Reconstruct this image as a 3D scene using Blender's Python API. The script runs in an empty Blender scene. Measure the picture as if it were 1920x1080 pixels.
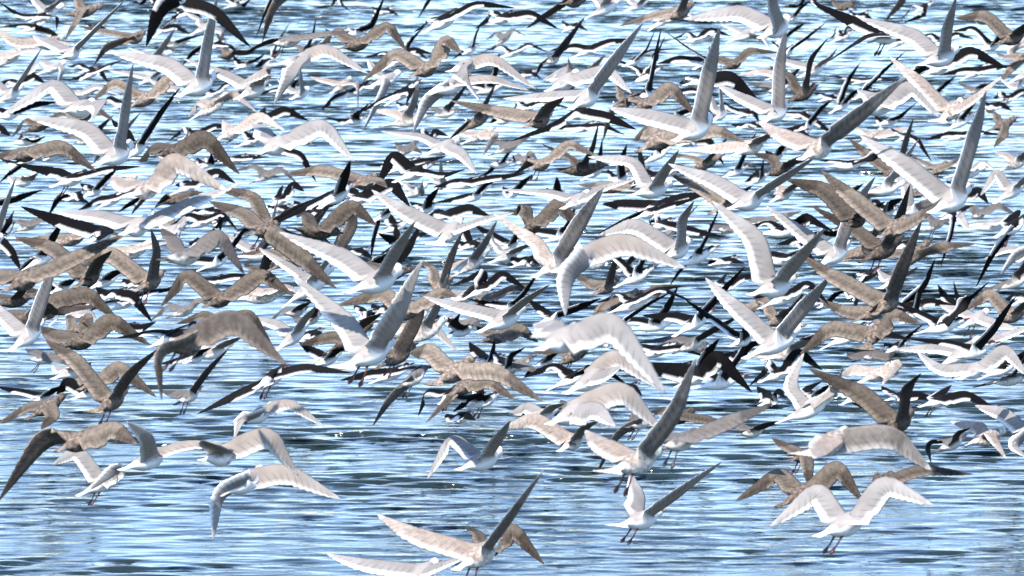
import bpy, math, random
import numpy as np
from mathutils import Vector

# ------------------------------------------------------------------ camera, sky, sun, exposure
scene = bpy.context.scene
H_CAM = 9.0                                   # lens height above the water, metres
PITCH = math.radians(6.25)                    # tilted down
HFOV = math.radians(8.0)                      # long telephoto
cam_d = bpy.data.cameras.new('camera')
cam_d.sensor_width = 36.0
cam_d.lens = 18.0 / math.tan(HFOV / 2)
cam_d.clip_start = 0.5
cam_d.clip_end = 8000
cam = bpy.data.objects.new('camera', cam_d)
scene.collection.objects.link(cam)
cam.location = (0, 0, H_CAM)
cam.rotation_euler = (math.pi / 2 - PITCH, 0, 0)
scene.camera = cam
cam_d.dof.use_dof = True
cam_d.dof.focus_distance = 58.0
cam_d.dof.aperture_fstop = 9.0

SUN_ELEV = math.radians(48)
SUN_AZ = math.radians(206)                    # clockwise from +Y: behind the camera, to its left
world = bpy.data.worlds.new('World')
scene.world = world
world.use_nodes = True
nt = world.node_tree
nt.nodes.clear()
sky = nt.nodes.new('ShaderNodeTexSky')
sky.sky_type = 'NISHITA'
sky.sun_disc = False
sky.sun_elevation = SUN_ELEV
sky.sun_rotation = SUN_AZ
sky.air_density = 0.8
sky.dust_density = 0.0
sky.ozone_density = 2.6
bg = nt.nodes.new('ShaderNodeBackground')
bg.inputs['Strength'].default_value = 0.139
wo = nt.nodes.new('ShaderNodeOutputWorld')
nt.links.new(sky.outputs[0], bg.inputs[0])
nt.links.new(bg.outputs[0], wo.inputs[0])

sun_d = bpy.data.lights.new('sun', 'SUN')
sun_d.energy = 3.1
sun_d.angle = math.radians(0.5)
sun_d.color = (1.0, 0.94, 0.86)
sun = bpy.data.objects.new('sun', sun_d)
scene.collection.objects.link(sun)
sdir = Vector((math.sin(SUN_AZ) * math.cos(SUN_ELEV), math.cos(SUN_AZ) * math.cos(SUN_ELEV), math.sin(SUN_ELEV)))
sun.rotation_euler = (-sdir).to_track_quat('-Z', 'Y').to_euler()
sun.location = (-30, -20, 60)

vs = scene.view_settings
vs.view_transform = 'Standard'
vs.look = 'None'
vs.gamma = 1.0
vs.use_curve_mapping = False
vs.exposure = 1.4

# ------------------------------------------------------------------ materials
def new_mat(name):
    m = bpy.data.materials.new(name)
    m.use_nodes = True
    n = m.node_tree
    n.nodes.clear()
    out = n.nodes.new('ShaderNodeOutputMaterial')
    p = n.nodes.new('ShaderNodeBsdfPrincipled')
    n.links.new(p.outputs[0], out.inputs[0])
    return m, n, p

def plumage_mat():
    """Feather colours come from the mesh's own colour attribute; the nodes add mottling and feather edges."""
    m, n, p = new_mat('plumage')
    L = n.links.new
    col = n.nodes.new('ShaderNodeAttribute'); col.attribute_name = 'col'
    wing = n.nodes.new('ShaderNodeAttribute'); wing.attribute_name = 'feather'   # r span, g chord, b mottling
    sep = n.nodes.new('ShaderNodeSeparateColor'); L(wing.outputs['Color'], sep.inputs[0])
    tc = n.nodes.new('ShaderNodeTexCoord')
    noi = n.nodes.new('ShaderNodeTexNoise'); noi.inputs['Scale'].default_value = 38; noi.inputs['Detail'].default_value = 4
    L(tc.outputs['Object'], noi.inputs['Vector'])
    big = n.nodes.new('ShaderNodeTexNoise'); big.inputs['Scale'].default_value = 11; big.inputs['Detail'].default_value = 2
    L(tc.outputs['Object'], big.inputs['Vector'])
    r1 = n.nodes.new('ShaderNodeMapRange'); r1.inputs[1].default_value = .36; r1.inputs[2].default_value = .64
    r1.inputs[3].default_value = .42; r1.inputs[4].default_value = 1.75; L(noi.outputs[0], r1.inputs[0])
    r2 = n.nodes.new('ShaderNodeMapRange'); r2.inputs[1].default_value = .3; r2.inputs[2].default_value = .7
    r2.inputs[3].default_value = .88; r2.inputs[4].default_value = 1.1; L(big.outputs[0], r2.inputs[0])
    mo = n.nodes.new('ShaderNodeMix'); mo.data_type = 'FLOAT'; mo.inputs[2].default_value = 1.0
    L(sep.outputs[2], mo.inputs[0]); L(r1.outputs[0], mo.inputs[3])
    # feather edges: narrow darker lines sweeping back across the wing
    sk = n.nodes.new('ShaderNodeMath'); sk.operation = 'MULTIPLY_ADD'; sk.inputs[1].default_value = -.10
    L(sep.outputs[1], sk.inputs[0]); L(sep.outputs[0], sk.inputs[2])
    fr = n.nodes.new('ShaderNodeMath'); fr.operation = 'MULTIPLY'; fr.inputs[1].default_value = 15.0; L(sk.outputs[0], fr.inputs[0])
    fc = n.nodes.new('ShaderNodeMath'); fc.operation = 'FRACT'; L(fr.outputs[0], fc.inputs[0])
    r3 = n.nodes.new('ShaderNodeMapRange'); r3.inputs[1].default_value = 0; r3.inputs[2].default_value = .3
    r3.inputs[3].default_value = .62; r3.inputs[4].default_value = 1.0; L(fc.outputs[0], r3.inputs[0])
    gate = n.nodes.new('ShaderNodeMapRange'); gate.inputs[1].default_value = .30; gate.inputs[2].default_value = .55; L(sep.outputs[1], gate.inputs[0])
    fm = n.nodes.new('ShaderNodeMix'); fm.data_type = 'FLOAT'; fm.inputs[2].default_value = 1.0
    L(gate.outputs[0], fm.inputs[0]); L(r3.outputs[0], fm.inputs[3])
    m1 = n.nodes.new('ShaderNodeMath'); m1.operation = 'MULTIPLY'; L(mo.outputs[0], m1.inputs[0]); L(fm.outputs[0], m1.inputs[1])
    m2 = n.nodes.new('ShaderNodeMath'); m2.operation = 'MULTIPLY'; L(m1.outputs[0], m2.inputs[0]); L(r2.outputs[0], m2.inputs[1])
    sc = n.nodes.new('ShaderNodeVectorMath'); sc.operation = 'SCALE'
    L(col.outputs['Color'], sc.inputs[0]); L(m2.outputs[0], sc.inputs['Scale'])
    L(sc.outputs[0], p.inputs['Base Color'])
    p.inputs['Roughness'].default_value = .75
    p.inputs['Specular IOR Level'].default_value = .04
    bu = n.nodes.new('ShaderNodeBump'); bu.inputs['Strength'].default_value = .35; bu.inputs['Distance'].default_value = .006
    L(m1.outputs[0], bu.inputs['Height']); L(bu.outputs[0], p.inputs['Normal'])
    return m

def plain_mat(name, rgb, rough=.5):
    m, n, p = new_mat(name)
    tc = n.nodes.new('ShaderNodeTexCoord')
    no = n.nodes.new('ShaderNodeTexNoise'); no.inputs['Scale'].default_value = 60
    n.links.new(tc.outputs['Object'], no.inputs['Vector'])
    mx = n.nodes.new('ShaderNodeMix'); mx.data_type = 'RGBA'
    mx.inputs[6].default_value = (*[c * .7 for c in rgb], 1); mx.inputs[7].default_value = (*[min(1, c * 1.2) for c in rgb], 1)
    n.links.new(no.outputs[0], mx.inputs[0]); n.links.new(mx.outputs[2], p.inputs['Base Color'])
    p.inputs['Roughness'].default_value = rough
    return m

PLUM = plumage_mat()
M_BILL = {'W': plain_mat('yellow_horn', (.30, .20, .10)), 'B': plain_mat('dark_horn', (.04, .03, .03)),
          'K': plain_mat('red_horn', (.16, .03, .02))}
M_BILL['M'] = plain_mat('pinkish_horn', (.35, .2, .15)); M_BILL['G'] = M_BILL['B']
M_LEG = {'W': plain_mat('dark_pink_skin', (.09, .028, .026)), 'K': plain_mat('dark_red_skin', (.05, .018, .018))}
M_LEG['M'] = M_LEG['B'] = M_LEG['W']; M_LEG['G'] = plain_mat('grey_skin', (.07, .06, .06))
M_EYE = plain_mat('dark_eye', (.01, .01, .01), .15)

def water_mat():
    m, n, p = new_mat('water')
    L = n.links.new
    p.inputs['Base Color'].default_value = (.016, .028, .032, 1)
    p.inputs['Roughness'].default_value = .06
    p.inputs['IOR'].default_value = 1.33
    geo = n.nodes.new('ShaderNodeNewGeometry')
    mp = n.nodes.new('ShaderNodeMapping'); mp.inputs['Scale'].default_value = (2.2, 6.5, 1)
    L(geo.outputs['Position'], mp.inputs[0])
    no = n.nodes.new('ShaderNodeTexNoise'); no.inputs['Scale'].default_value = 1.0; no.inputs['Detail'].default_value = 3
    no.inputs['Distortion'].default_value = .4
    L(mp.outputs[0], no.inputs['Vector'])
    bu = n.nodes.new('ShaderNodeBump'); bu.inputs['Strength'].default_value = 1.0; bu.inputs['Distance'].default_value = .006
    L(no.outputs[0], bu.inputs['Height']); L(bu.outputs[0], p.inputs['Normal'])
    return m

# ------------------------------------------------------------------ the water: one sheet to the horizon, rippled where the lens looks
def axis(lo, hi, step, far, grow=1.25):
    mid = np.arange(lo, hi + step * .5, step)
    out, s, v = [], step, hi
    while v < far:
        s *= grow; v += s; out.append(v)
    low, s, v = [], step, lo
    while v > -far:
        s *= grow; v -= s; low.append(v)
    return np.array(low[::-1] + list(mid) + out)

def build_water():
    xs = axis(-13, 13, .095, 4000)
    ys = axis(46, 146, .035, 4000)
    X, Y = np.meshgrid(xs, ys)
    rng = np.random.default_rng(11)
    Z = np.zeros_like(X)
    for i in range(64):
        lam = .145 * (5.4 ** rng.random())                    # 0.15 to 0.8 m
        ang = math.pi / 2 + rng.normal(0, .46)
        k = 2 * math.pi / lam
        slope = .0152 * (1.0 if lam < .5 else .7)
        ph = rng.random() * 6.283
        arg = k * (math.cos(ang) * X + math.sin(ang) * Y) + ph
        Z += slope / k * np.sin(arg)
    # gusts: patches of rougher and smoother water
    G = np.zeros_like(X)
    for i in range(14):
        lam = 3 + 12 * rng.random(); a = rng.random() * 6.283
        k = 2 * math.pi / lam
        G += np.sin(k * (math.cos(a) * X * .6 + math.sin(a) * Y * .55) + rng.random() * 6.283)
    # wavelets come in broken groups with calmer gaps between them
    E = np.zeros_like(X)
    for i in range(24):
        lam = 1.2 * (3.5 ** rng.random()); a = math.pi / 2 + rng.normal(0, .7)
        k = 2 * math.pi / lam
        E += np.sin(k * (math.cos(a) * X * .55 + math.sin(a) * Y) + rng.random() * 6.283)
    Z *= np.clip(1.0 + .10 * E, .5, 1.6)
    Z *= np.clip(1.0 + .13 * G, .7, 1.7)
    fade = np.clip((13 - np.abs(X)) / 3, 0, 1) * np.clip((Y - 46) / 3, 0, 1) * np.clip((146 - Y) / 8, 0, 1)
    Z *= np.interp(Y, [60, 75, 110, 130], [1.1, 1.0, 1.12, 1.3])
    Z *= fade
    Y = Y - 4.2 * Z                                           # wind-driven: the near faces are the steep ones
    ny, nx = X.shape
    co = np.stack([X, Y, Z], -1).reshape(-1, 3).astype(np.float32)
    i = np.arange((ny - 1) * (nx - 1)); r = i // (nx - 1); c = i % (nx - 1)
    a = r * nx + c
    q = np.stack([a, a + 1, a + nx + 1, a + nx], -1).astype(np.int32)
    me = bpy.data.meshes.new('water')
    me.vertices.add(len(co)); me.vertices.foreach_set('co', co.ravel())
    me.loops.add(q.size); me.loops.foreach_set('vertex_index', q.ravel())
    me.polygons.add(len(q)); me.polygons.foreach_set('loop_start', np.arange(0, q.size, 4, dtype=np.int32))
    me.polygons.foreach_set('use_smooth', np.ones(len(q), dtype=bool))
    me.update(calc_edges=True)
    me.materials.append(water_mat())
    o = bpy.data.objects.new('water', me)
    scene.collection.objects.link(o)
    o['kind'] = 'structure'
    o['label'] = 'rippled blue lake water under the whole flock'
    return o
build_water()

# ------------------------------------------------------------------ birds
F_PX = 960.0 / math.tan(HFOV / 2)
V_FWD = np.array([0, math.cos(PITCH), -math.sin(PITCH)])
V_UP = np.array([0, math.sin(PITCH), math.cos(PITCH)])
V_RT = np.array([1.0, 0, 0])
CAM = np.array([0, 0, H_CAM])

def unit(v):
    return v / max(1e-9, float(np.linalg.norm(v)))

def water_depth(py):
    """View depth at which the line of sight at height py of the frame meets the water."""
    t = (540 - py) / F_PX
    dz = -math.sin(PITCH) + t * math.cos(PITCH)
    return H_CAM / -dz

def place(px, py, depth):
    return CAM + depth * (V_FWD + V_RT * ((px - 960) / F_PX) + V_UP * ((540 - py) / F_PX))

KIND = {
    'W': dict(name='white_gull', L=.62, body=.56, fat=1.0),
    'B': dict(name='brown_gull', L=.62, body=.54, fat=1.0),
    'M': dict(name='mottled_gull', L=.60, body=.54, fat=1.0),
    'G': dict(name='grey_winged_gull', L=.50, body=.42, fat=1.05),
    'K': dict(name='black_backed_gull', L=.56, body=.46, fat=.95),
}
WHITE = (.82, .80, .77)
PAL = {  # back, head, belly, tail, wing top, hand top, wing edge, under wing, tip, mottling of body and wing
    'W': dict(back=(.31, .28, .26), head=WHITE, belly=WHITE, tail=WHITE, top=(.245, .225, .212), hand=(.29, .27, .255), edge=WHITE, under=(.27, .23, .20), tip=(.38, .36, .35), mb=.0, mw=.02),  # under: shade below the wing painted in, darker than the real feathers
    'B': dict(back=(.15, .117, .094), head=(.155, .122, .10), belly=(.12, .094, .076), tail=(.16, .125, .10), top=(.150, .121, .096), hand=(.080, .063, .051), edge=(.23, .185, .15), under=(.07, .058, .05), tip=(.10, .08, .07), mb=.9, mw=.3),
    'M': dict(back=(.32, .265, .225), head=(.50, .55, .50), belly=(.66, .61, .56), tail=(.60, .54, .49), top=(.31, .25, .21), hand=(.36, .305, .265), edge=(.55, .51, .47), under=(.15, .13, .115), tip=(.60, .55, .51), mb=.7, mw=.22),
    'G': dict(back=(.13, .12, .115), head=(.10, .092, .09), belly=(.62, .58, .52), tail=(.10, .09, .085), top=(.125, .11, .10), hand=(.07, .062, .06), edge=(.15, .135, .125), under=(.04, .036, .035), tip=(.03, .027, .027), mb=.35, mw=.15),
    'K': dict(back=(.012, .011, .012), head=(.30, .29, .29), belly=WHITE, tail=WHITE, top=(.006, .0055, .006), hand=(.005, .0045, .005), edge=(.006, .0055, .006), under=(.011, .010, .010), tip=(.005, .005, .005), mb=.05, mw=.05),
}
# body outline from tail (0) to face (1): half width, half height, rise of the centre line
PROF = [(0.0, .060, .006, .010), (.07, .056, .009, .008), (.15, .046, .018, .004), (.24, .050, .036, .0), (.34, .078, .066, -.008),
        (.44, .100, .092, -.012), (.53, .110, .104, -.012), (.62, .110, .108, -.008), (.71, .098, .100, .0), (.79, .074, .080, .012),
        (.845, .055, .062, .024), (.90, .058, .066, .034), (.945, .055, .062, .036), (.98, .036, .040, .032), (.997, .016, .018, .028)]
NR = 12
R0, R1 = 5, 8                  # rings between which the wing root opens (three quads long, two high)

def wing_curve(S0, W, T, n):
    """Points along shoulder, wrist, tip with a rounded wrist and a slightly swept tip."""
    a = S0 + (W - S0) * .66
    b = W + (T - W) * .28
    ts, pts = [], []
    for i in range(n):
        t = (i + 1) / n
        ts.append(t)
        if t < .30:
            p = S0 + (a - S0) * (t / .30)
        elif t < .58:
            s = (t - .30) / .28
            p = (1 - s) ** 2 * a + 2 * s * (1 - s) * W + s * s * b
        else:
            p = b + (T - b) * ((t - .58) / .42)
        pts.append(p)
    return np.array(ts), np.array(pts)

def chord_len(t):
    k = [(0, .172), (.2, .148), (.42, .142), (.55, .124), (.7, .090), (.85, .054), (.95, .026), (1.0, .004)]
    return float(np.interp(t, [a for a, _ in k], [b for _, b in k]))

def make_bird(row, idx):
    f_ = row.split('|')
    label = f_[1].strip() if len(f_) > 1 else ''
    tk = f_[0].split()
    kind = tk[0]
    v = [float(x) for x in tk[1:15]]
    flags = tk[15] if len(tk) > 15 else ''
    rng = random.Random(idx * 7 + 3)
    K, P = KIND[kind], PAL[kind]
    tone = 1.0 + (rng.random() - .5) * {'W': .12, 'B': .9, 'M': .3, 'G': .4, 'K': .3}[kind]      # no two birds are quite the same shade
    P = {k_: (tuple(x_ * tone for x_ in v_) if k_ in ('back', 'top', 'hand', 'under', 'tip') or kind == 'B' and isinstance(v_, tuple) else v_) for k_, v_ in P.items()}
    tail, head = np.array(v[0:2]), np.array(v[2:4])
    wings = [(np.array(v[4:6]), np.array(v[6:8]), v[8] / 10), (np.array(v[9:11]), np.array(v[11:13]), v[13] / 10)]
    sh2 = tail + (head - tail) * .62
    # size in the picture gives the distance
    need = [np.linalg.norm(head - tail) / K['body']]
    for w, t, a in wings:
        need.append((np.linalg.norm(w - sh2) + np.linalg.norm(t - w)) / (K['L'] * 1.06))
    low = max([tail[1] + 16, head[1] + 16] + [w[1][1] + 6 for w in wings])    # the lowest point stays clear of the water
    S = max(max(need), F_PX / (water_depth(low) * .955))
    D = F_PX / S
    # body axis: the tail is nearer the lens, the bird heads away
    l2 = np.linalg.norm(head - tail) / S
    lb = max(K['body'], l2)
    dz = min(math.sqrt(max(0.0, lb * lb - l2 * l2)) * .8, 1.0 * l2)
    pt, ph = place(*tail, D - dz * .5), place(*head, D + dz * .5)
    f = unit(ph - pt)
    Lb = float(np.linalg.norm(ph - pt))
    gb = (K['body'] * .6 + Lb * .4) * K['fat'] * 1.16                 # girth follows the kind, not the foreshortening
    left = unit(np.cross(np.array([0, 0, 1.0]), f))
    up = np.cross(f, left)
    org = pt + (ph - pt) * .5
    verts, cols, feat, faces = [], [], [], []
    wet = []
    def add(p, c, g=(0, 0, 0)):
        verts.append(p - org); cols.append(c); feat.append(g)
        return len(verts) - 1
    fan = 3.2 if 'F' in flags else 1.0
    rings = []
    for i, (x, w, h, r) in enumerate(PROF):
        c0 = pt + f * (Lb * x) + up * (r * gb)
        ww = w * gb * (1 + (fan - 1) * max(0, 1 - x / .2))
        hh = h * gb
        ring = []
        for k in range(NR):
            an = k * 2 * math.pi / NR
            s, c = math.sin(an), math.cos(an)     # k = 0 on the back, 3 on the left flank
            x_off = 0
            if i == 0: x_off = -.03 * Lb * (1 - abs(s)) + (.018 * Lb if k % 2 else 0) * (1 if 'F' in flags else .4)
            p = c0 + left * (ww * s) + up * (hh * c) + f * x_off
            topness = c
            if x < .2: col = P['tail']
            elif x > .80:
                col = P['head']
                if kind == 'K': col = (.03, .028, .03) if topness > .2 else P['belly']
                if kind == 'G' and topness < -.3: col = P['belly']
            elif topness > (.8 if kind == 'K' else .3) and x > (.36 if kind == 'K' else .26): col = P['back']
            elif topness > -.2 and x > .26: col = tuple((a + b) / 2 for a, b in zip(P['back'], P['belly'])) if kind in 'BM' else (P['belly'] if kind != 'K' else P['belly'])
            else: col = P['belly']
            if kind == 'G' and x < .07: col = P['tail']
            ring.append(add(p, col, (0, 0, P['mb'])))
        rings.append(ring)
    skip = set()
    for i in range(R0, R1):
        for k in (1, 2): skip.add((i, k))
        for k in (9, 10): skip.add((i, k))
    for i in range(len(rings) - 1):
        for k in range(NR):
            if (i, k) in skip: continue
            a, b = rings[i], rings[i + 1]
            faces.append((a[k], a[(k + 1) % NR], b[(k + 1) % NR], b[k]))
    faces.append(tuple(rings[0][::-1])); faces.append(tuple(rings[-1]))
    n_st = 30 if S > 200 else (24 if S > 140 else 18)
    def to2(p):
        d = p - CAM
        z = float(d @ V_FWD)
        return np.array([960 + F_PX * float(d @ V_RT) / z, 540 - F_PX * float(d @ V_UP) / z]), z
    d2 = unit(head - tail)
    Lw = K['L']
    for side, (w2, t2, alpha) in zip((1, -1), wings):
        kk = (1, 2, 3) if side == 1 else (11, 10, 9)
        loop = [rings[R1][kk[1]]] + [rings[i][kk[0]] for i in range(R1, R0 - 1, -1)] + [rings[R0][kk[1]]] + [rings[i][kk[2]] for i in range(R0, R1 + 1)]
        S0 = np.mean([verts[j] for j in loop], axis=0) + org
        s2, zs = to2(S0)
        out = left * side
        sg = 1 if float(out @ V_FWD) > 0 else -1
        # the bones keep their length: what the picture does not show runs in depth
        l1, l2_ = np.linalg.norm(w2 - s2) / S, np.linalg.norm(t2 - w2) / S
        d1 = math.sqrt(max(0, (.43 * Lw) ** 2 - l1 * l1)) * .85
        dd = math.sqrt(max(0, (.57 * Lw) ** 2 - l2_ * l2_)) * .85
        for tr in ((sg, sg), (sg, -sg), (-sg, -sg)):
            pw = place(*w2, zs + tr[0] * d1)
            ptip = place(*t2, zs + tr[0] * d1 + tr[1] * dd)
            if pw[2] > .12 and ptip[2] > .10: break
        ts, pts = wing_curve(S0, pw, ptip, n_st)
        sc = Lw / .62
        mid_dir = unit(ptip - S0)
        # chord direction: forward, turned so that the wing shows the width it has in the picture
        prev = loop
        tot = len(ts)
        segs = [w2 - s2, t2 - w2]
        arch = (t2[1] - w2[1]) > .15 * np.linalg.norm(t2 - w2) and w2[1] < s2[1]
        pref = d2 + (np.array([0, -1.2]) if arch else 0)
        # which side of the arm the leading edge lies on, the same along the whole wing
        hand = 1 if sum(-q[1] * pref[0] + q[0] * pref[1] for q in segs) > 0 else -1
        def chord_dir(s3, al):
            s2d = np.array([float(s3 @ V_RT), -float(s3 @ V_UP)])
            if np.linalg.norm(s2d) < 1e-3: return f
            s2d = unit(s2d)
            n2 = np.array([-s2d[1], s2d[0]]) * hand
            n3 = V_RT * n2[0] - V_UP * n2[1]
            n3 = unit(n3 - s3 * float(n3 @ s3))
            b3 = np.cross(s3, n3)
            if float(b3 @ f) < 0: b3 = -b3
            a = min(1, al * 1.08)
            return unit(n3 * a + b3 * math.sqrt(max(0, 1 - a * a)))
        cA = chord_dir(unit(pw - S0), alpha)
        cB = chord_dir(unit(ptip - pw), alpha)
        for i in range(tot):
            t = ts[i]
            p = pts[i]
            tg = unit(pts[min(tot - 1, i + 1)] - (pts[i - 1] if i > 0 else S0))
            wv = min(1, max(0, (t - .3) / .3))
            cd = cA * (1 - wv) + cB * wv
            if t < .14: cd = cd * .6 + f * .4
            cd = unit(cd - tg * float(cd @ tg))
            nrm = unit(np.cross(cd, tg)) * side
            ch = chord_len(t) * sc
            if i % 2 == 0 and t > .12 and t < .97: ch *= .972 if t < .5 else .89
            te_sweep = tg * (ch * (.10 if t < .5 else .28))    # flight feathers sweep outwards
            thick = ch * (.075 if t < .5 else .045) + .0025
            camber = ch * .06
            lead = .32 * ch
            us = (.10, .36, .68, .93)
            def pt_at(u, top):
                th = thick * (1 - u) ** .6 * (u + .12) ** .35 * 1.4
                return p + cd * (lead - u * ch) + nrm * (camber * math.sin(math.pi * min(1, u)) + (th if top else -th * .55)) - cd * 0 + te_sweep * (max(0, u - .3))
            def colr(u, top):
                if t > .93: c = P['tip']
                elif top:
                    c = P['top'] if t < .55 else P['hand']
                    if u > .85 and t < (.62 if kind != 'W' else .9): c = P['edge']
                    if kind == 'K' and u > .85 and t < .52: c = WHITE
                    if kind == 'B' and .5 < u <= .85: c = tuple(x * .68 for x in c)
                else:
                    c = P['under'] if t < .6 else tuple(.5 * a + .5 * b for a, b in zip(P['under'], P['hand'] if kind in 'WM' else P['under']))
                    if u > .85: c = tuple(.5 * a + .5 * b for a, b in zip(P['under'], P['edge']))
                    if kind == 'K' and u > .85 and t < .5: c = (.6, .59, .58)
                return c
            cur = [add(pt_at(0, True), colr(0, True), (t, 0, P['mw']))]
            for u in us: cur.append(add(pt_at(u, True), colr(u, True), (t, u, P['mw'])))
            cur.append(add(pt_at(1.0, True), colr(1.0, True), (t, 1, P['mw'])))
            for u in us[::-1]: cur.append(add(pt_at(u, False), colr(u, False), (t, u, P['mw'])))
            for j in range(10):
                q = (prev[j], prev[(j + 1) % 10], cur[(j + 1) % 10], cur[j])
                faces.append(q if side == 1 else q[::-1])
            prev = cur
        faces.append(tuple(prev) if side == 1 else tuple(prev[::-1]))
    root = bpy.data.objects.new(K['name'], None)
    root.empty_display_size = .1
    scene.collection.objects.link(root)
    root.location = org
    root['label'] = label
    root['category'] = 'gull'
    root['group'] = K['name'].replace('_', ' ').replace('grey winged', 'grey-winged').replace('black backed', 'black-backed') + 's taking off in the flock'
    me = mesh_from('body', verts, faces, PLUM, cols, feat)
    link('body', me, root)
    # bill
    hf = pt + f * (Lb * .985) + up * (.03 * gb) - org
    bl = .088 * gb * (1.35 if kind == 'K' else 1.0)
    br = .021 * gb
    bv, bf = [], []
    for x, s, dr in ((-.15, 1.0, 0), (.35, .85, -.02), (.75, .62, -.05), (1.0, .12, -.2)):
        for k in range(6):
            an = k * math.pi / 3
            bv.append(hf + f * (x * bl) + left * (br * .7 * s * math.sin(an)) + up * (br * s * math.cos(an) + dr * bl * .6))
    for i in range(3):
        for k in range(6):
            bf.append((i * 6 + k, i * 6 + (k + 1) % 6, i * 6 + 6 + (k + 1) % 6, i * 6 + 6 + k))
    bf.append(tuple(range(5, -1, -1))); bf.append(tuple(range(18, 24)))
    link('bill', mesh_from('bill', bv, bf, M_BILL[kind]), root)
    if S > 190:
        for s in (1, -1):
            e = pt + f * (Lb * .945) + up * (.05 * gb) + left * (s * .047 * gb) - org
            ev, ef = ball(e, .013 * gb)
            link('eye', mesh_from('eye', ev, ef, M_EYE), root)
    if 'L' in flags:
        for s in (1, -1):
            hip = pt + f * (Lb * .40) - up * (.07 * gb) + left * (s * .045 * gb) - org
            jit = Vector((rng.uniform(-.2, .2), rng.uniform(-.2, .2), 0))
            dn = unit(np.array([0, 0, -1.0]) - f * (.7 + .5 * rng.random()) + np.array(jit))
            knee = hip + dn * .026 * gb / .5
            dn2 = unit(np.array([0, 0, -1.0]) - f * (.3 + .9 * rng.random()))
            ank = knee + dn2 * .036 * gb / .5
            link_leg = link('leg', tube('leg', [hip, knee, ank], [.015 * gb, .010 * gb, .008 * gb], M_LEG[kind]), root)
            # webbed foot hanging open
            fd = unit(dn2 * .8 - f * .3); sd = left
            a = ank; tip = ank + fd * .042 * gb / .5
            w_ = .016 * gb / .5
            nn = unit(np.cross(fd, sd)) * .005
            fv = [a + nn, tip + sd * w_ * .8 + nn, tip + fd * .02 + nn, tip - sd * w_ * .8 + nn, a - nn, tip + sd * w_ * .8 - nn, tip + fd * .02 - nn, tip - sd * w_ * .8 - nn]
            ff = [(0, 1, 2, 3), (7, 6, 5, 4), (0, 4, 5, 1), (1, 5, 6, 2), (2, 6, 7, 3), (3, 7, 4, 0)]
            link('foot', mesh_from('foot', fv, ff, M_LEG[kind]), link_leg)
    return root

def mesh_from(name, verts, faces, mat, cols=None, feat=None):
    me = bpy.data.meshes.new(name)
    me.from_pydata([tuple(map(float, p)) for p in verts], [], faces)
    if cols is not None:
        for nm, arr in (('col', cols), ('feather', feat)):
            at = me.attributes.new(nm, 'FLOAT_COLOR', 'POINT')
            a = np.ones((len(arr), 4), dtype=np.float32); a[:, :3] = np.array(arr, dtype=np.float32)
            at.data.foreach_set('color', a.ravel())
    me.materials.append(mat)
    me.polygons.foreach_set('use_smooth', np.ones(len(me.polygons), dtype=bool))
    me.update()
    return me

def link(name, me, parent):
    o = bpy.data.objects.new(name, me)
    scene.collection.objects.link(o)
    o.parent = parent
    return o

def ball(c, r):
    v, fc = [c + np.array([0, 0, r])], []
    for i in (1, 2, 3):
        for k in range(6):
            a, b = math.pi * i / 4, k * math.pi / 3
            v.append(c + r * np.array([math.sin(a) * math.cos(b), math.sin(a) * math.sin(b), math.cos(a)]))
    v.append(c - np.array([0, 0, r]))
    for k in range(6):
        k2 = (k + 1) % 6
        fc.append((0, 1 + k, 1 + k2))
        for i in (0, 1): fc.append((1 + i * 6 + k, 7 + i * 6 + k, 7 + i * 6 + k2, 1 + i * 6 + k2))
        fc.append((13 + k, 19, 13 + k2))
    return v, fc

def tube(name, pts, rad, mat):
    v, fc = [], []
    for i, p in enumerate(pts):
        d = unit(pts[min(i + 1, len(pts) - 1)] - pts[max(0, i - 1)])
        a = unit(np.cross(d, np.array([.3, 1, .2]))); b = np.cross(d, a)
        for k in range(6):
            an = k * math.pi / 3
            v.append(p + rad[i] * (a * math.cos(an) + b * math.sin(an)))
    for i in range(len(pts) - 1):
        for k in range(6):
            fc.append((i * 6 + k, i * 6 + (k + 1) % 6, i * 6 + 6 + (k + 1) % 6, i * 6 + 6 + k))
    fc.append(tuple(range(5, -1, -1))); n = (len(pts) - 1) * 6; fc.append(tuple(range(n, n + 6)))
    return mesh_from(name, v, fc, mat)

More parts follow.
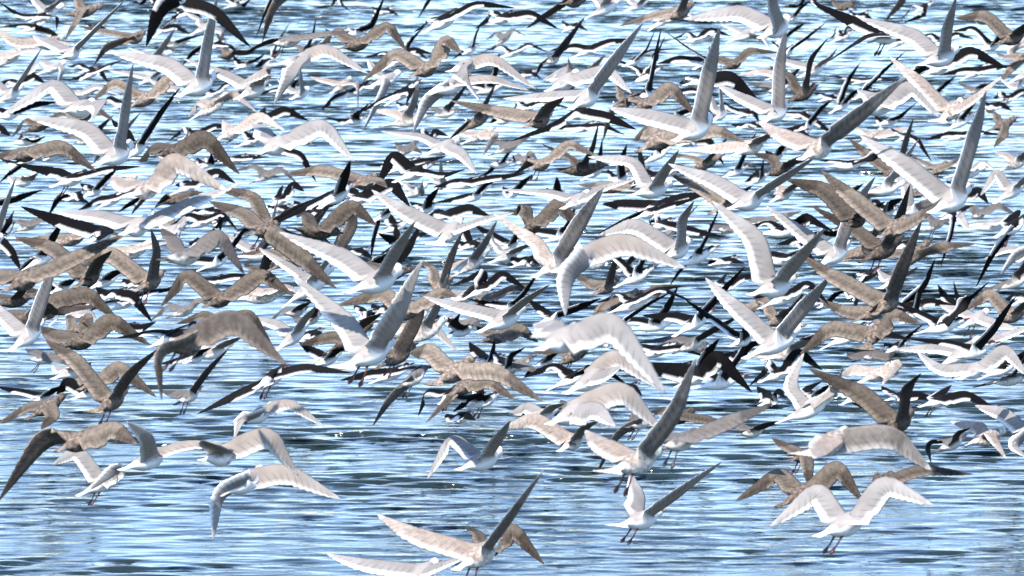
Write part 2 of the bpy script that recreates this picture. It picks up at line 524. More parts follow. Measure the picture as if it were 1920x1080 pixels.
# One line per bird: kind; tail and head; wrist, tip and shown width of the left wing, then of the right;
# L legs hanging, F tail fanned; after the bar what the bird looks like and where it is.
FLOCK = """
W 48 38 122 12 72 6 50 -28 6 116 2 126 -40 3 | small white gull, wings in steep V, far above left of the left-edge V-winged white gull
B 112 32 193 14 150 2 138 -40 6 146 40 121 78 6 | brown gull, wings up-and-down, far above left of the upper-left V-winged white gull
K 33 62 86 42 44 46 -6 51 5 94 58 120 77 8 | small black-backed gull, wings flat-and-down, far above left of the left-edge V-winged white gull
K 55 42 95 25 40 30 -2 4 4 108 32 106 56 3 | black-backed gull, wings flat-and-down, far above left of the left-edge V-winged white gull
M 58 89 120 74 30 80 -12 48 7 100 78 140 84 5 | mottled pale gull, wings flat, far above left of the left-edge V-winged white gull
W 112 110 152 93 95 80 62 66 5 183 54 237 -2 2 | rightmost white gull, wings in shallow V, far above left of the left-edge V-winged white gull
W -8 194 42 165 -8 150 -40 128 6 52 135 80 88 3 | leftmost white gull, wings in shallow V, far above left of the left-edge V-winged white gull
W 70 140 125 118 78 112 38 152 6 120 128 104 168 4 | small white gull, wings arched-and-down, far above left of the left-edge V-winged white gull
W 115 211 178 198 102 150 -2 220 7 196 192 171 229 3 | large white gull, one arched wing, above left of the left-edge V-winged white gull
K 8 166 52 150 22 150 -22 160 6 64 140 86 157 8 | small black-backed gull, wings arched-and-flat, far above left of the left-edge V-winged white gull
K -12 223 42 211 0 205 -34 212 6 58 200 112 191 6 | black-backed gull, wings flat, far left of the left-edge V-winged white gull
K -42 263 -5 248 -20 240 -32 214 6 2 238 20 255 9 | small black-backed gull cut by the left edge, wings upright-and-arched
K 276 -8 360 8 402 12 470 88 7 304 16 274 87 7 | large black-backed gull cut by the top edge, both wings swept down
B 233 84 272 62 195 58 147 48 4 200 88 176 122 4 | brown gull, wings flat-and-down, above left of the upper-left V-winged white gull
K 288 70 320 42 326 33 346 17 2 328 47 359 65 7 | small black-backed gull, wings arched-and-raised, above left of the upper-left V-winged white gull
W 357 66 405 42 378 38 345 21 6 421 58 405 98 6 | small white gull, wings steeply banked, above the upper-left V-winged white gull
W 333 183 405 143 318 116 206 98 8 394 80 409 -12 5 | white gull at upper left, left wing swept flat and right wing vertical
W 262 158 300 140 245 138 203 132 4 308 130 328 116 3 | small white gull, wings flat-and-raised, left of the upper-left V-winged white gull
K 150 151 190 127 160 140 127 151 5 202 122 232 112 4 | small black-backed gull, wings flat-and-raised, above the left-edge V-winged white gull
K 148 137 182 127 152 121 127 124 5 190 135 203 154 6 | small black-backed gull, wings flat-and-down, above the left-edge V-winged white gull
B 240 202 300 172 215 150 170 190 6 318 141 359 166 8 | brown gull, both wings arched, left of the upper-left V-winged white gull
W 285 176 329 158 300 158 280 148 5 333 168 338 184 6 | small white gull, wings steeply banked, left of the upper-left V-winged white gull
K 210 206 246 189 205 182 190 197 6 238 200 224 211 6 | small black-backed gull, one arched wing, above the left-edge V-winged white gull
W 178 312 250 274 165 236 50 219 8 240 200 250 118 4 | white gull near left edge, wings in a V, right wing a thin upright blade
K 228 305 281 255 238 245 210 225 5 292 230 338 164 4 | black-backed gull, wings in shallow V, right of the left-edge V-winged white gull
K 335 263 386 247 350 238 317 263 5 402 234 434 239 6 | small black-backed gull, wings arched-and-flat, below the upper-left V-winged white gull
M 405 263 457 240 434 240 418 226 5 486 212 533 244 8 | mottled pale gull, one arched wing, below right of the upper-left V-winged white gull
B 402 109 447 98 425 90 405 60 6 466 102 484 86 6 | small brown gull, wings flat-and-upright, above right of the upper-left V-winged white gull
K 440 130 479 115 450 118 438 104 6 484 112 498 100 4 | small black-backed gull, wings in shallow V, above right of the upper-left V-winged white gull
W 442 188 503 152 428 140 344 110 6 506 126 440 163 7 | white gull, one slanting wing, right of the upper-left V-winged white gull
K 385 96 425 76 370 93 341 124 5 432 86 446 100 4 | small black-backed gull, both wings swept down, above right of the upper-left V-winged white gull
K 420 16 465 1 432 0 415 -22 5 457 12 474 -6 4 | small black-backed gull, wings in shallow V, far above right of the upper-left V-winged white gull
K 262 -2 300 -12 268 8 246 3 5 290 5 299 13 5 | black-backed gull at the top edge, wings flat-and-down, above left of the upper-left V-winged white gull
B 512 -5 565 -16 540 -30 530 -60 5 514 12 492 79 6 | brown gull at the top edge, wings up-and-down, above right of the upper-left V-winged white gull
K 500 -10 545 -26 503 12 480 71 2 562 -10 580 -30 4 | black-backed gull cut by the top edge, wings flat-and-down
G 500 86 573 71 506 80 461 98 3 612 62 658 60 4 L | grey-winged gull, wings flat, far above right of the upper-left V-winged white gull
K 500 119 526 100 516 88 543 43 2 492 114 478 125 4 | small black-backed gull, wings up-and-down, right of the upper-left V-winged white gull
B 635 93 698 75 631 56 602 83 6 728 41 763 96 7 | brown gull, both wings arched, left of the upper-middle dark brown gull
K 640 67 690 57 665 59 638 63 3 700 50 723 -10 5 | black-backed gull, wings flat-and-raised, above left of the upper-middle dark brown gull
K 793 63 862 22 815 35 777 59 3 892 4 966 15 4 | black-backed gull, wings arched-and-flat, above the upper-middle dark brown gull
K 917 47 963 25 930 22 891 54 5 996 22 1047 54 6 | black-backed gull, both wings arched, far above right of the upper-middle dark brown gull
K 868 102 896 84 880 91 848 112 5 893 65 904 40 3 | small black-backed gull, wings up-and-down, above right of the upper-middle dark brown gull
K 800 -20 840 -32 808 -2 784 35 5 852 -40 872 -52 5 | small black-backed gull cut by the top edge, wings steeply banked
K 612 -4 650 -13 626 10 593 16 4 640 8 657 21 4 | small black-backed gull cut by the top edge, both wings swept down
K 740 92 784 102 764 85 797 47 4 790 102 802 112 4 | small black-backed gull, wings flat-and-upright, above left of the upper-middle dark brown gull
B 770 145 823 118 742 92 680 152 7 835 68 866 100 8 | dark brown gull in the upper middle, left wing arched down, right wing raised
W 688 166 752 138 706 130 690 110 6 716 182 681 245 5 F | white gull, wings steeply banked, left of the upper-middle dark brown gull
K 722 199 786 154 712 188 667 216 3 776 168 762 196 4 | black-backed gull, one hanging wing, below left of the upper-middle dark brown gull
M 620 176 660 148 610 150 582 144 5 672 156 671 210 2 | small mottled pale gull, wings flat-and-down, left of the upper-middle dark brown gull
K 642 186 672 165 626 182 601 207 6 682 158 698 148 5 | small black-backed gull, wings steeply banked, left of the upper-middle dark brown gull
W 545 187 580 168 546 168 520 148 5 566 150 563 118 4 | small white gull, wings in steep V, far right of the upper-left V-winged white gull
K 528 176 560 164 515 166 477 181 4 552 158 562 146 4 | small black-backed gull, wings flat-and-raised, far right of the upper-left V-winged white gull
W 840 136 894 117 925 102 1005 167 7 864 138 908 199 3 | white gull, wings arched-and-down, right of the upper-middle dark brown gull
W 802 179 878 146 920 142 992 169 5 802 190 774 249 6 | white gull, wings arched-and-down, below right of the upper-middle dark brown gull
W 512 123 600 107 612 85 691 138 8 549 136 514 196 7 | white gull, wings arched-and-down, far right of the upper-left V-winged white gull
B 984 240 1034 213 944 208 846 189 6 1036 199 1058 183 5 | brown gull, wings flat-and-raised, far below right of the upper-middle dark brown gull
K 470 236 520 210 496 205 480 216 6 536 202 579 227 8 | black-backed gull, one arched wing, below right of the upper-left V-winged white gull
W 484 290 542 260 498 244 470 232 6 606 227 665 303 8 | large white gull, wings arched-and-raised, above the longest-winged brown gull
K 500 287 541 279 512 283 482 293 4 566 288 593 341 6 | black-backed gull, wings flat-and-down, above the longest-winged brown gull
K 640 233 686 221 652 226 613 221 5 666 220 696 191 4 | small black-backed gull, wings flat-and-raised, below left of the upper-middle dark brown gull
W 794 293 862 264 790 254 714 246 5 868 286 894 326 8 | white gull, wings flat-and-down, below the upper-middle dark brown gull
M 865 271 926 244 872 250 850 240 5 934 250 905 292 7 | small mottled pale gull, wings arched-and-flat, below right of the upper-middle dark brown gull
K 780 263 822 254 800 248 786 242 5 816 245 841 255 7 | small black-backed gull, wings arched-and-raised, below the upper-middle dark brown gull
B 1050 9 1098 1 1030 28 987 54 5 1086 -15 1100 -42 5 | brown gull at the top edge, wings up-and-down, above right of the upper-middle dark brown gull
W 1095 37 1170 -3 1120 -2 1090 -40 6 1150 -15 1166 -60 6 | white gull, wings in steep V, far above left of the tallest upright-winged white gull
W 1172 21 1214 4 1180 -4 1162 -30 6 1216 -5 1230 -35 5 | small white gull, wings in shallow V, far above left of the tallest upright-winged white gull
G 1020 121 1051 104 1018 120 1002 148 2 1062 84 1097 32 6 | grey-winged gull, wings steeply banked, far right of the upper-middle dark brown gull
B 1240 41 1301 9 1226 27 1160 49 5 1292 -12 1302 -44 5 | brown gull, wings flat-and-upright, far above the tallest upright-winged white gull
W 1216 58 1267 22 1222 30 1182 46 4 1284 20 1302 34 5 | small white gull, both wings arched, far above the tallest upright-winged white gull
K 1168 125 1206 107 1218 93 1274 91 3 1214 92 1230 53 2 | black-backed gull, wings flat-and-raised, far above left of the tallest upright-winged white gull
K 1195 186 1226 171 1206 178 1180 191 4 1228 120 1240 53 3 | black-backed gull, wings up-and-down, above left of the tallest upright-winged white gull
K 1300 131 1346 104 1270 108 1233 119 5 1302 97 1245 57 2 | black-backed gull, wings flat-and-raised, above the tallest upright-winged white gull
W 1425 73 1481 38 1388 17 1282 36 8 1452 5 1447 -46 6 | white gull, wings flat-and-upright, above the short upright-winged white gull
W 1362 81 1426 52 1386 56 1350 44 6 1432 70 1444 92 5 | small white gull, wings flat-and-down, above the short upright-winged white gull
W 1264 266 1336 224 1216 214 1143 202 7 1337 130 1350 50 7 | white gull at upper right of centre, very tall grey right wing standing upright
W 1335 229 1364 204 1332 180 1310 152 5 1352 168 1352 114 3 | white gull, wings in steep V, above right of the tallest upright-winged white gull
B 1350 132 1396 110 1342 108 1330 86 6 1402 92 1464 99 6 | small brown gull, wings flat-and-raised, above left of the short upright-winged white gull
K 1282 161 1340 147 1300 145 1274 155 5 1372 139 1428 196 9 | black-backed gull, both wings arched, above the tallest upright-winged white gull
W 1069 206 1128 164 1030 178 943 185 5 1152 122 1207 42 6 | white gull, wings flat-and-raised, far left of the tallest upright-winged white gull
W 1025 173 1086 139 1060 130 1018 150 6 1142 127 1184 175 8 | white gull, both wings arched, far right of the upper-middle dark brown gull
B 1040 172 1091 149 1072 138 1066 108 5 1102 143 1136 102 8 | small brown gull, wings in steep V, far left of the tallest upright-winged white gull
K 962 211 1010 194 976 192 955 212 4 1012 188 1071 203 5 | small black-backed gull, wings arched-and-flat, far right of the upper-middle dark brown gull
K 1064 226 1106 202 1050 230 957 265 4 1140 217 1193 243 6 | black-backed gull, wings flat-and-down, far left of the tallest upright-winged white gull
B 1145 206 1196 180 1166 176 1158 150 6 1146 212 1131 264 6 | small brown gull, wings up-and-down, left of the tallest upright-winged white gull
B 1184 206 1229 189 1192 184 1170 200 5 1258 155 1307 219 8 | brown gull, both wings arched, above left of the tallest upright-winged white gull
B 1195 286 1266 244 1226 231 1187 263 8 1342 240 1396 266 7 | brown gull, both wings arched, left of the tallest upright-winged white gull
K 1270 276 1320 254 1282 260 1264 248 5 1330 260 1358 309 9 | small black-backed gull, wings flat-and-down, below the tallest upright-winged white gull
B 990 320 1036 299 1002 305 957 332 4 1066 264 1117 292 7 L | brown gull, wings arched-and-down, far above the wide-arch-winged white gull
K 1378 223 1413 205 1370 202 1358 190 5 1416 214 1424 230 6 | small black-backed gull, wings steeply banked, left of the short upright-winged white gull
W 1430 231 1477 197 1398 184 1344 157 6 1466 130 1475 48 7 | white gull in upper right, grey wing vertical above its head, other wing short and flat
B 1474 193 1531 164 1482 140 1443 124 6 1521 112 1553 71 4 | brown gull, wings in steep V, above right of the short upright-winged white gull
W 1498 146 1551 117 1490 118 1438 104 6 1558 108 1570 90 4 | small white gull, wings flat-and-raised, above right of the short upright-winged white gull
K 1455 111 1490 88 1462 90 1448 76 4 1516 70 1549 42 3 | black-backed gull, wings in shallow V, above the short upright-winged white gull
K 1450 86 1485 62 1456 66 1446 50 4 1496 53 1511 43 5 | small black-backed gull, wings in shallow V, above the short upright-winged white gull
K 1630 81 1692 59 1618 45 1523 4 7 1626 64 1549 117 2 L | black-backed gull, wings steeply banked, left of the top-right V-winged white gull
K 1556 81 1601 59 1574 56 1555 73 4 1590 50 1613 53 5 | small black-backed gull, wings arched-and-raised, far left of the top-right V-winged white gull
K 1490 0 1536 -16 1500 14 1461 13 5 1530 6 1554 27 6 | small black-backed gull at the top edge, wings flat-and-down, above the short upright-winged white gull
K 1470 42 1500 26 1478 28 1462 22 4 1502 16 1524 -2 5 | small black-backed gull, wings flat-and-raised, far above the short upright-winged white gull
K 1710 26 1751 4 1714 10 1682 45 2 1736 28 1689 45 5 | small black-backed gull, both wings swept down, above the top-right V-winged white gull
B 1686 -8 1722 -20 1690 10 1659 39 8 1730 -30 1742 -52 5 | small brown gull cut by the top edge, wings steeply banked
W 1724 124 1797 94 1714 62 1608 32 8 1782 44 1794 -8 6 | white gull close to the top right corner, wings in a V against dark gulls
B 1868 84 1924 62 1850 24 1791 34 8 1928 50 1948 28 6 | brown gull, wings flat-and-raised, right of the top-right V-winged white gull
K 1836 98 1881 77 1826 50 1787 58 5 1876 70 1892 60 5 | black-backed gull, wings flat-and-raised, right of the top-right V-winged white gull
K 1730 143 1786 114 1736 128 1713 144 5 1820 90 1888 128 7 | black-backed gull, wings arched-and-flat, below the top-right V-winged white gull
M 1884 93 1942 72 1892 76 1868 60 5 1894 100 1904 112 6 | small mottled pale gull cut by the right edge, wings flat-and-down
B 1895 119 1948 95 1886 106 1870 100 5 1898 130 1878 154 8 | small brown gull cut by the right edge, wings flat-and-down
W 1892 156 1948 124 1906 164 1875 147 6 1944 112 1960 90 5 | small white gull cut by the right edge, wings flat-and-raised
M 1758 230 1806 192 1722 147 1669 107 7 1824 186 1877 144 4 F | mottled pale gull, wings in shallow V, below the top-right V-winged white gull
W 1598 212 1686 190 1640 180 1608 168 6 1712 154 1760 220 9 | white gull, wings arched-and-raised, above right of the long-dark-winged mottled gull
M 1500 301 1563 262 1486 257 1423 228 7 1612 224 1699 145 7 | mottled gull in upper right, long dark right wing slanting steeply, pale left wing
K 1556 213 1598 185 1586 160 1613 117 5 1600 177 1619 164 5 | small black-backed gull, wings in steep V, above right of the long-dark-winged mottled gull
K 1600 187 1636 169 1640 150 1697 97 3 1648 176 1660 190 4 | black-backed gull, wings flat-and-raised, above right of the long-dark-winged mottled gull
K 1725 191 1766 174 1738 176 1722 168 4 1773 160 1794 141 5 | small black-backed gull, wings in shallow V, below the top-right V-winged white gull
G 1804 179 1851 160 1818 164 1798 156 5 1856 160 1870 150 5 | small grey-winged gull, wings flat-and-raised, below right of the top-right V-winged white gull
K 1860 196 1911 178 1880 174 1862 184 6 1912 170 1948 164 6 | rightmost small black-backed gull, wings arched-and-flat, below right of the top-right V-winged white gull
B 1850 247 1906 224 1870 215 1848 204 6 1886 254 1864 277 7 | small brown gull, wings steeply banked, far above right of the right-edge V-winged white gull
K 1488 251 1531 228 1500 238 1462 244 6 1540 205 1563 185 5 | small black-backed gull, wings flat-and-raised, above left of the long-dark-winged mottled gull
K 1480 223 1520 211 1472 212 1440 190 3 1536 230 1565 254 6 | small black-backed gull, wings flat-and-down, right of the short upright-winged white gull
K 1535 191 1571 179 1545 178 1527 174 5 1574 188 1582 200 5 | small black-backed gull, wings flat-and-down, above the long-dark-winged mottled gull
K 1640 236 1690 222 1656 230 1637 212 4 1688 221 1719 192 4 | small black-backed gull, wings in shallow V, right of the long-dark-winged mottled gull
B 1740 331 1776 307 1735 305 1702 289 4 1781 308 1808 291 4 L | brown gull, wings in shallow V, above the right-edge V-winged white gull
K 1680 266 1713 249 1690 252 1670 240 4 1722 262 1747 303 5 | small black-backed gull, wings steeply banked, above left of the right-edge V-winged white gull
B 1674 311 1701 284 1668 276 1659 288 4 1702 262 1713 221 6 | small brown gull, wings upright-and-arched, above left of the right-edge V-winged white gull
M 1610 271 1656 245 1622 246 1604 238 5 1682 245 1704 239 6 | small mottled pale gull, wings flat-and-raised, right of the long-dark-winged mottled gull
B 14 301 76 280 32 285 -12 291 6 118 268 181 321 8 | brown gull, wings arched-and-flat, left of the left-edge V-winged white gull
K 32 309 77 289 30 306 -2 296 4 26 320 -2 343 4 | black-backed gull, wings flat-and-down, left of the left-edge V-winged white gull
K 95 352 166 325 112 322 28 307 7 202 315 264 312 4 L | black-backed gull, wings flat, below left of the left-edge V-winged white gull
K 124 377 160 360 114 370 90 407 5 152 374 168 381 5 | black-backed gull, one hanging wing, below left of the left-edge V-winged white gull
K 150 373 197 350 170 350 151 344 6 202 334 222 315 5 | black-backed gull, wings in shallow V, below left of the left-edge V-winged white gull
B 292 294 348 276 290 275 261 302 6 386 249 449 326 9 | brown gull, both wings arched, right of the left-edge V-winged white gull
M 240 371 303 342 236 346 212 330 5 326 291 429 359 9 | large mottled pale gull, wings arched-and-flat, below right of the left-edge V-winged white gull
K 320 366 385 336 350 341 329 346 6 406 317 442 344 8 | black-backed gull, wings arched-and-flat, below right of the left-edge V-winged white gull
W 228 442 279 414 184 402 103 396 5 346 384 450 343 5 | large white gull, wings flat-and-raised, below the left-edge V-winged white gull
B 8 547 77 509 -4 515 -40 502 6 142 479 237 438 6 | large brown gull, wings flat-and-raised, far above left of the lower-left V-winged brown gull
K 165 456 215 426 130 417 39 387 7 204 438 186 451 4 | black-backed gull, one flat wing, below the left-edge V-winged white gull
W -42 471 6 445 -40 420 -60 380 5 10 396 30 333 4 | white gull cut by the left edge, wings in steep V
K -18 473 14 440 18 414 27 394 5 23 470 41 509 7 | black-backed gull cut by the left edge, wings up-and-down
K -42 396 0 384 -20 380 -48 370 5 30 376 80 356 6 | black-backed gull cut by the left edge, wings flat-and-raised
B 140 541 190 504 102 460 28 444 7 190 490 210 470 5 | brown gull, wings in shallow V, far above left of the largest arch-winged brown gull
B 253 547 306 514 206 467 149 500 8 298 470 283 429 5 L | brown gull, wings upright-and-arched, above left of the largest arch-winged brown gull
G 298 489 386 474 330 450 304 428 6 412 432 458 513 8 | large grey-winged gull, wings arched-and-raised, left of the longest-winged brown gull
W 290 451 350 420 300 410 288 394 5 348 408 334 441 6 | white gull, one slanting wing, far left of the longest-winged brown gull
K 435 452 481 424 450 432 438 440 5 474 420 496 408 5 | rightmost black-backed gull, one slanting wing, left of the longest-winged brown gull
K 352 468 392 448 370 450 354 456 5 398 440 424 402 4 | leftmost black-backed gull, one slanting wing, left of the longest-winged brown gull
B 478 432 531 411 480 365 398 351 7 566 390 606 367 4 | brown gull, wings in shallow V, above right of the longest-winged brown gull
B 468 442 521 424 460 397 393 377 7 566 474 630 540 9 L | brown gull left of centre, one long wing slanting up, one slanting far down
B 383 577 439 548 350 506 302 574 7 490 507 550 554 8 | topmost brown gull, both wings arched, above right of the largest arch-winged brown gull
K 500 391 546 364 530 350 511 376 5 550 342 571 359 8 | black-backed gull, one arched wing, above right of the longest-winged brown gull
B 655 352 706 334 605 315 536 325 6 712 340 726 352 5 | brown gull, one flat wing, far above left of the back-view white gull
K 738 343 811 309 736 284 704 353 8 832 329 873 317 3 | black-backed gull, wings arched-and-flat, above left of the back-view white gull
K 598 392 662 345 590 378 510 422 4 650 330 657 301 6 | black-backed gull, wings up-and-down, above right of the longest-winged brown gull
K 640 387 701 360 660 352 600 397 7 736 337 769 387 9 | black-backed gull, both wings arched, above the left-of-centre V-winged white gull
B 540 427 636 440 580 404 556 398 6 660 377 706 422 9 | brown gull, wings arched-and-raised, right of the longest-winged brown gull
B 602 474 657 469 620 460 600 444 5 666 422 659 374 9 | brown gull, wings in steep V, above left of the left-of-centre V-winged white gull
K 708 441 771 414 730 404 709 413 7 742 449 709 437 8 | black-backed gull, wings arched-and-flat, left of the back-view white gull
K 700 416 736 394 704 440 696 484 4 734 392 748 380 4 | black-backed gull, wings steeply banked, above the left-of-centre V-winged white gull
W 650 551 754 509 645 477 524 435 8 752 464 779 414 5 | white gull left of centre, long pale left wing slanting and grey right wing raised
K 665 511 721 489 690 492 667 480 6 726 483 736 468 7 | black-backed gull, wings in shallow V, above the left-of-centre V-winged white gull
W 818 461 866 416 770 399 697 356 8 908 411 964 399 3 F | white gull seen from behind near centre, long thin wings in a shallow V
K 800 416 860 394 820 396 804 403 7 880 386 919 405 9 | black-backed gull, both wings arched, above the back-view white gull
K 863 383 911 357 860 371 814 380 5 916 343 962 325 5 | black-backed gull, wings flat-and-raised, above right of the back-view white gull
K 780 402 816 384 790 385 768 378 5 806 378 824 351 8 | black-backed gull, wings flat-and-upright, above left of the back-view white gull
W 752 373 801 349 770 350 750 338 5 790 364 793 338 5 | white gull, one slanting wing, above left of the back-view white gull
W 815 357 841 339 816 336 800 328 4 829 325 826 297 5 | white gull, wings in steep V, above the back-view white gull
B 470 527 511 499 480 502 458 494 5 506 481 519 461 7 | brown gull, wings in steep V, below the longest-winged brown gull
K 738 472 777 449 745 456 706 482 3 782 442 817 429 4 | black-backed gull, wings steeply banked, left of the back-view white gull
B 798 562 849 524 815 505 794 489 6 846 490 869 431 6 | brown gull, wings in steep V, below the back-view white gull
K 868 562 931 530 914 505 851 534 7 942 509 987 542 7 | black-backed gull, both wings arched, below right of the back-view white gull
K 850 442 881 424 864 428 850 420 5 879 447 892 472 8 | black-backed gull, one hanging wing, right of the back-view white gull
K 934 472 976 449 924 440 887 419 6 972 440 988 428 5 | black-backed gull, wings in shallow V, right of the back-view white gull
W 918 494 979 469 926 456 920 428 3 984 464 1002 454 4 | white gull, wings in shallow V, right of the back-view white gull
K 950 371 976 354 956 360 944 350 5 982 344 999 327 6 | black-backed gull, one slanting wing, above right of the back-view white gull
K 1028 377 1056 361 1036 362 1026 352 5 1047 350 1044 331 8 | black-backed gull, one upright wing, above the wide-arch-winged white gull
W 1179 369 1261 345 1190 299 1103 294 7 1253 318 1273 281 6 | white gull, wings in steep V, below left of the tallest upright-winged white gull
W 1054 393 1106 365 1030 360 938 356 4 1126 352 1192 336 4 | white gull, wings flat, above the wide-arch-winged white gull
B 974 437 1021 409 990 388 954 399 6 1046 377 1102 434 9 | brown gull, both wings arched, above left of the wide-arch-winged white gull
M 1000 522 1072 478 1010 452 926 401 7 1093 418 1134 349 8 | mottled pale gull, wings in steep V, left of the wide-arch-winged white gull
W 1038 512 1127 469 1172 444 1287 503 9 1062 522 1060 592 7 | white gull at centre, one broad wing arched to the right, other hanging straight down
W 1243 488 1294 454 1190 415 1124 440 8 1284 408 1302 376 5 | white gull, wings upright-and-arched, far right of the wide-arch-winged white gull
K 1186 412 1251 387 1180 412 1121 439 4 1252 385 1313 369 4 | black-backed gull, wings flat, above right of the wide-arch-winged white gull
K 1194 402 1256 375 1168 380 1130 382 9 1280 367 1332 361 7 | black-backed gull, wings flat, below left of the tallest upright-winged white gull
K 1215 432 1261 414 1236 420 1218 412 5 1302 432 1357 444 5 | black-backed gull, one flat wing, above right of the wide-arch-winged white gull
G 1338 433 1386 427 1345 425 1330 418 5 1392 430 1404 438 5 L | grey-winged gull, wings flat, above left of the broad-left-winged white gull
W 1406 555 1491 524 1424 444 1336 377 9 1506 484 1546 429 6 | white gull right of centre, broad left wing arched high, dark right wing slanting up
W 1364 394 1437 364 1340 335 1253 307 8 1476 334 1537 289 4 | white gull, wings in shallow V, below left of the long-dark-winged mottled gull
B 1330 402 1386 371 1310 348 1254 324 7 1388 364 1412 348 5 | brown gull, wings in shallow V, below the tallest upright-winged white gull
K 1318 380 1352 364 1330 362 1318 350 5 1356 358 1380 350 6 | black-backed gull, wings in shallow V, below the tallest upright-winged white gull
K 1144 347 1181 324 1152 330 1140 318 5 1166 310 1176 270 8 | black-backed gull, wings in steep V, below left of the tallest upright-winged white gull
B 1180 332 1216 317 1186 318 1174 308 5 1205 304 1198 274 7 | brown gull, wings in steep V, below left of the tallest upright-winged white gull
B 1110 556 1161 524 1115 532 1070 509 7 1152 505 1158 471 6 | brown gull, wings flat-and-upright, below right of the wide-arch-winged white gull
B 1114 582 1201 549 1228 542 1284 535 4 1136 575 1109 609 7 L | brown gull, wings flat-and-down, below right of the wide-arch-winged white gull
K 1004 610 1062 587 1026 586 986 557 7 1086 580 1127 559 6 | black-backed gull, wings in shallow V, above the largest arch-winged white gull
G 1150 516 1191 488 1164 492 1150 482 5 1190 482 1200 474 5 | grey-winged gull, wings in shallow V, right of the wide-arch-winged white gull
K 1344 547 1381 530 1350 530 1366 510 4 1388 520 1434 510 5 | black-backed gull, one flat wing, left of the broad-left-winged white gull
B 1424 334 1493 307 1456 297 1403 284 7 1506 300 1532 282 6 | brown gull, wings in shallow V, below left of the long-dark-winged mottled gull
M 1444 380 1491 352 1470 352 1452 342 5 1494 348 1508 340 5 | mottled pale gull, wings in shallow V, below left of the long-dark-winged mottled gull
B 1583 428 1626 400 1552 351 1473 335 9 1636 394 1660 378 5 | brown gull, wings in shallow V, above left of the tail-on brown gull
B 1648 447 1701 414 1605 369 1541 320 8 1716 409 1770 377 5 | brown gull, wings in shallow V, above right of the tail-on brown gull
B 1613 493 1691 449 1610 430 1523 387 7 1691 410 1707 345 6 L | speckled brown gull at right, body seen from behind with a dark upright wing
W 1534 502 1593 457 1514 440 1437 386 8 1603 394 1642 331 7 | white gull, wings in steep V, left of the tail-on brown gull
K 1496 456 1580 432 1495 447 1456 458 5 1566 440 1584 428 6 | black-backed gull, wings flat, left of the tail-on brown gull
W 1745 401 1819 355 1702 306 1613 254 8 1836 240 1849 170 6 | big white gull near right edge, long left wing and upright right wing in a V
B 1650 332 1698 317 1630 289 1593 260 8 1692 303 1714 288 5 L | brown gull, wings in shallow V, above left of the right-edge V-winged white gull
W 1673 401 1741 391 1704 344 1672 328 9 1754 380 1790 372 8 | white gull, wings flat-and-raised, left of the right-edge V-winged white gull
K 1645 407 1682 389 1640 376 1624 391 6 1672 384 1694 372 8 | black-backed gull, wings arched-and-raised, above the tail-on brown gull
K 1780 382 1826 360 1790 350 1776 338 5 1836 354 1854 382 9 | black-backed gull, wings arched-and-raised, right of the right-edge V-winged white gull
G 1820 411 1851 394 1830 390 1812 384 5 1870 382 1909 404 6 | grey-winged gull, wings arched-and-raised, below right of the right-edge V-winged white gull
M 1868 324 1938 290 1888 290 1866 286 6 1940 280 1958 268 6 | mottled pale gull, wings flat-and-raised, above right of the right-edge V-winged white gull
W 1864 382 1926 339 1868 317 1838 367 8 1936 328 1962 298 5 | white gull, wings arched-and-raised, right of the right-edge V-winged white gull
W 1764 407 1806 385 1780 385 1766 374 5 1802 402 1818 434 9 | white gull, wings steeply banked, below the right-edge V-winged white gull
G 1728 437 1779 407 1745 406 1726 394 5 1770 416 1786 424 5 L | grey-winged gull, wings arched-and-raised, below left of the right-edge V-winged white gull
K 1764 412 1801 399 1802 396 1824 384 5 1783 442 1764 499 4 | black-backed gull, wings steeply banked, below the right-edge V-winged white gull
K 1864 447 1926 409 1910 398 1886 414 6 1868 466 1830 538 4 L | black-backed gull, one hanging wing, below right of the right-edge V-winged white gull
W 1908 492 1962 460 1886 465 1846 485 4 1908 476 1876 515 7 | white gull cut by the right edge, wings arched-and-down
B 1638 592 1687 549 1570 518 1506 479 7 1697 504 1729 413 7 | brown gull at right whose long dark right wing stands upright, tan left wing slanting
K 1665 592 1721 564 1736 535 1754 485 5 1746 563 1792 574 6 | black-backed gull, wings flat-and-upright, right of the dark-upright-winged brown gull
K 1690 607 1731 575 1680 580 1664 594 4 1726 548 1740 516 5 | black-backed gull, wings upright-and-arched, below right of the dark-upright-winged brown gull
W 1650 542 1701 514 1664 520 1646 506 6 1706 512 1722 500 5 | white gull, wings in shallow V, above the dark-upright-winged brown gull
K 1604 532 1651 504 1616 510 1598 520 5 1642 514 1614 533 6 | black-backed gull, one arched wing, below left of the tail-on brown gull
W 18 660 83 604 14 594 -24 556 8 85 558 109 478 7 | white gull, wings in steep V, far above left of the lower-left V-winged brown gull
B 58 572 111 559 78 552 48 538 6 166 544 219 597 9 | brown gull, wings arched-and-raised, far above left of the lower-left V-winged brown gull
K 78 592 151 569 110 564 86 562 6 142 567 166 572 7 | black-backed gull, wings flat-and-raised, far above left of the lower-left V-winged brown gull
K 190 562 241 544 202 550 180 538 7 251 552 286 604 8 | black-backed gull, wings flat-and-down, above left of the largest arch-winged brown gull
K 214 622 256 610 222 606 206 598 5 266 614 293 603 6 | black-backed gull, wings flat-and-raised, left of the largest arch-winged brown gull
B 108 652 186 631 106 626 78 612 7 207 591 281 646 9 | brown gull, wings arched-and-flat, above left of the lower-left V-winged brown gull
B 120 630 161 611 140 600 128 590 6 166 591 174 617 9 | brown gull, wings barely showing, above left of the lower-left V-winged brown gull
W 120 607 171 577 122 583 86 614 3 168 588 180 600 5 | white gull, one arched wing, far above the lower-left V-winged brown gull
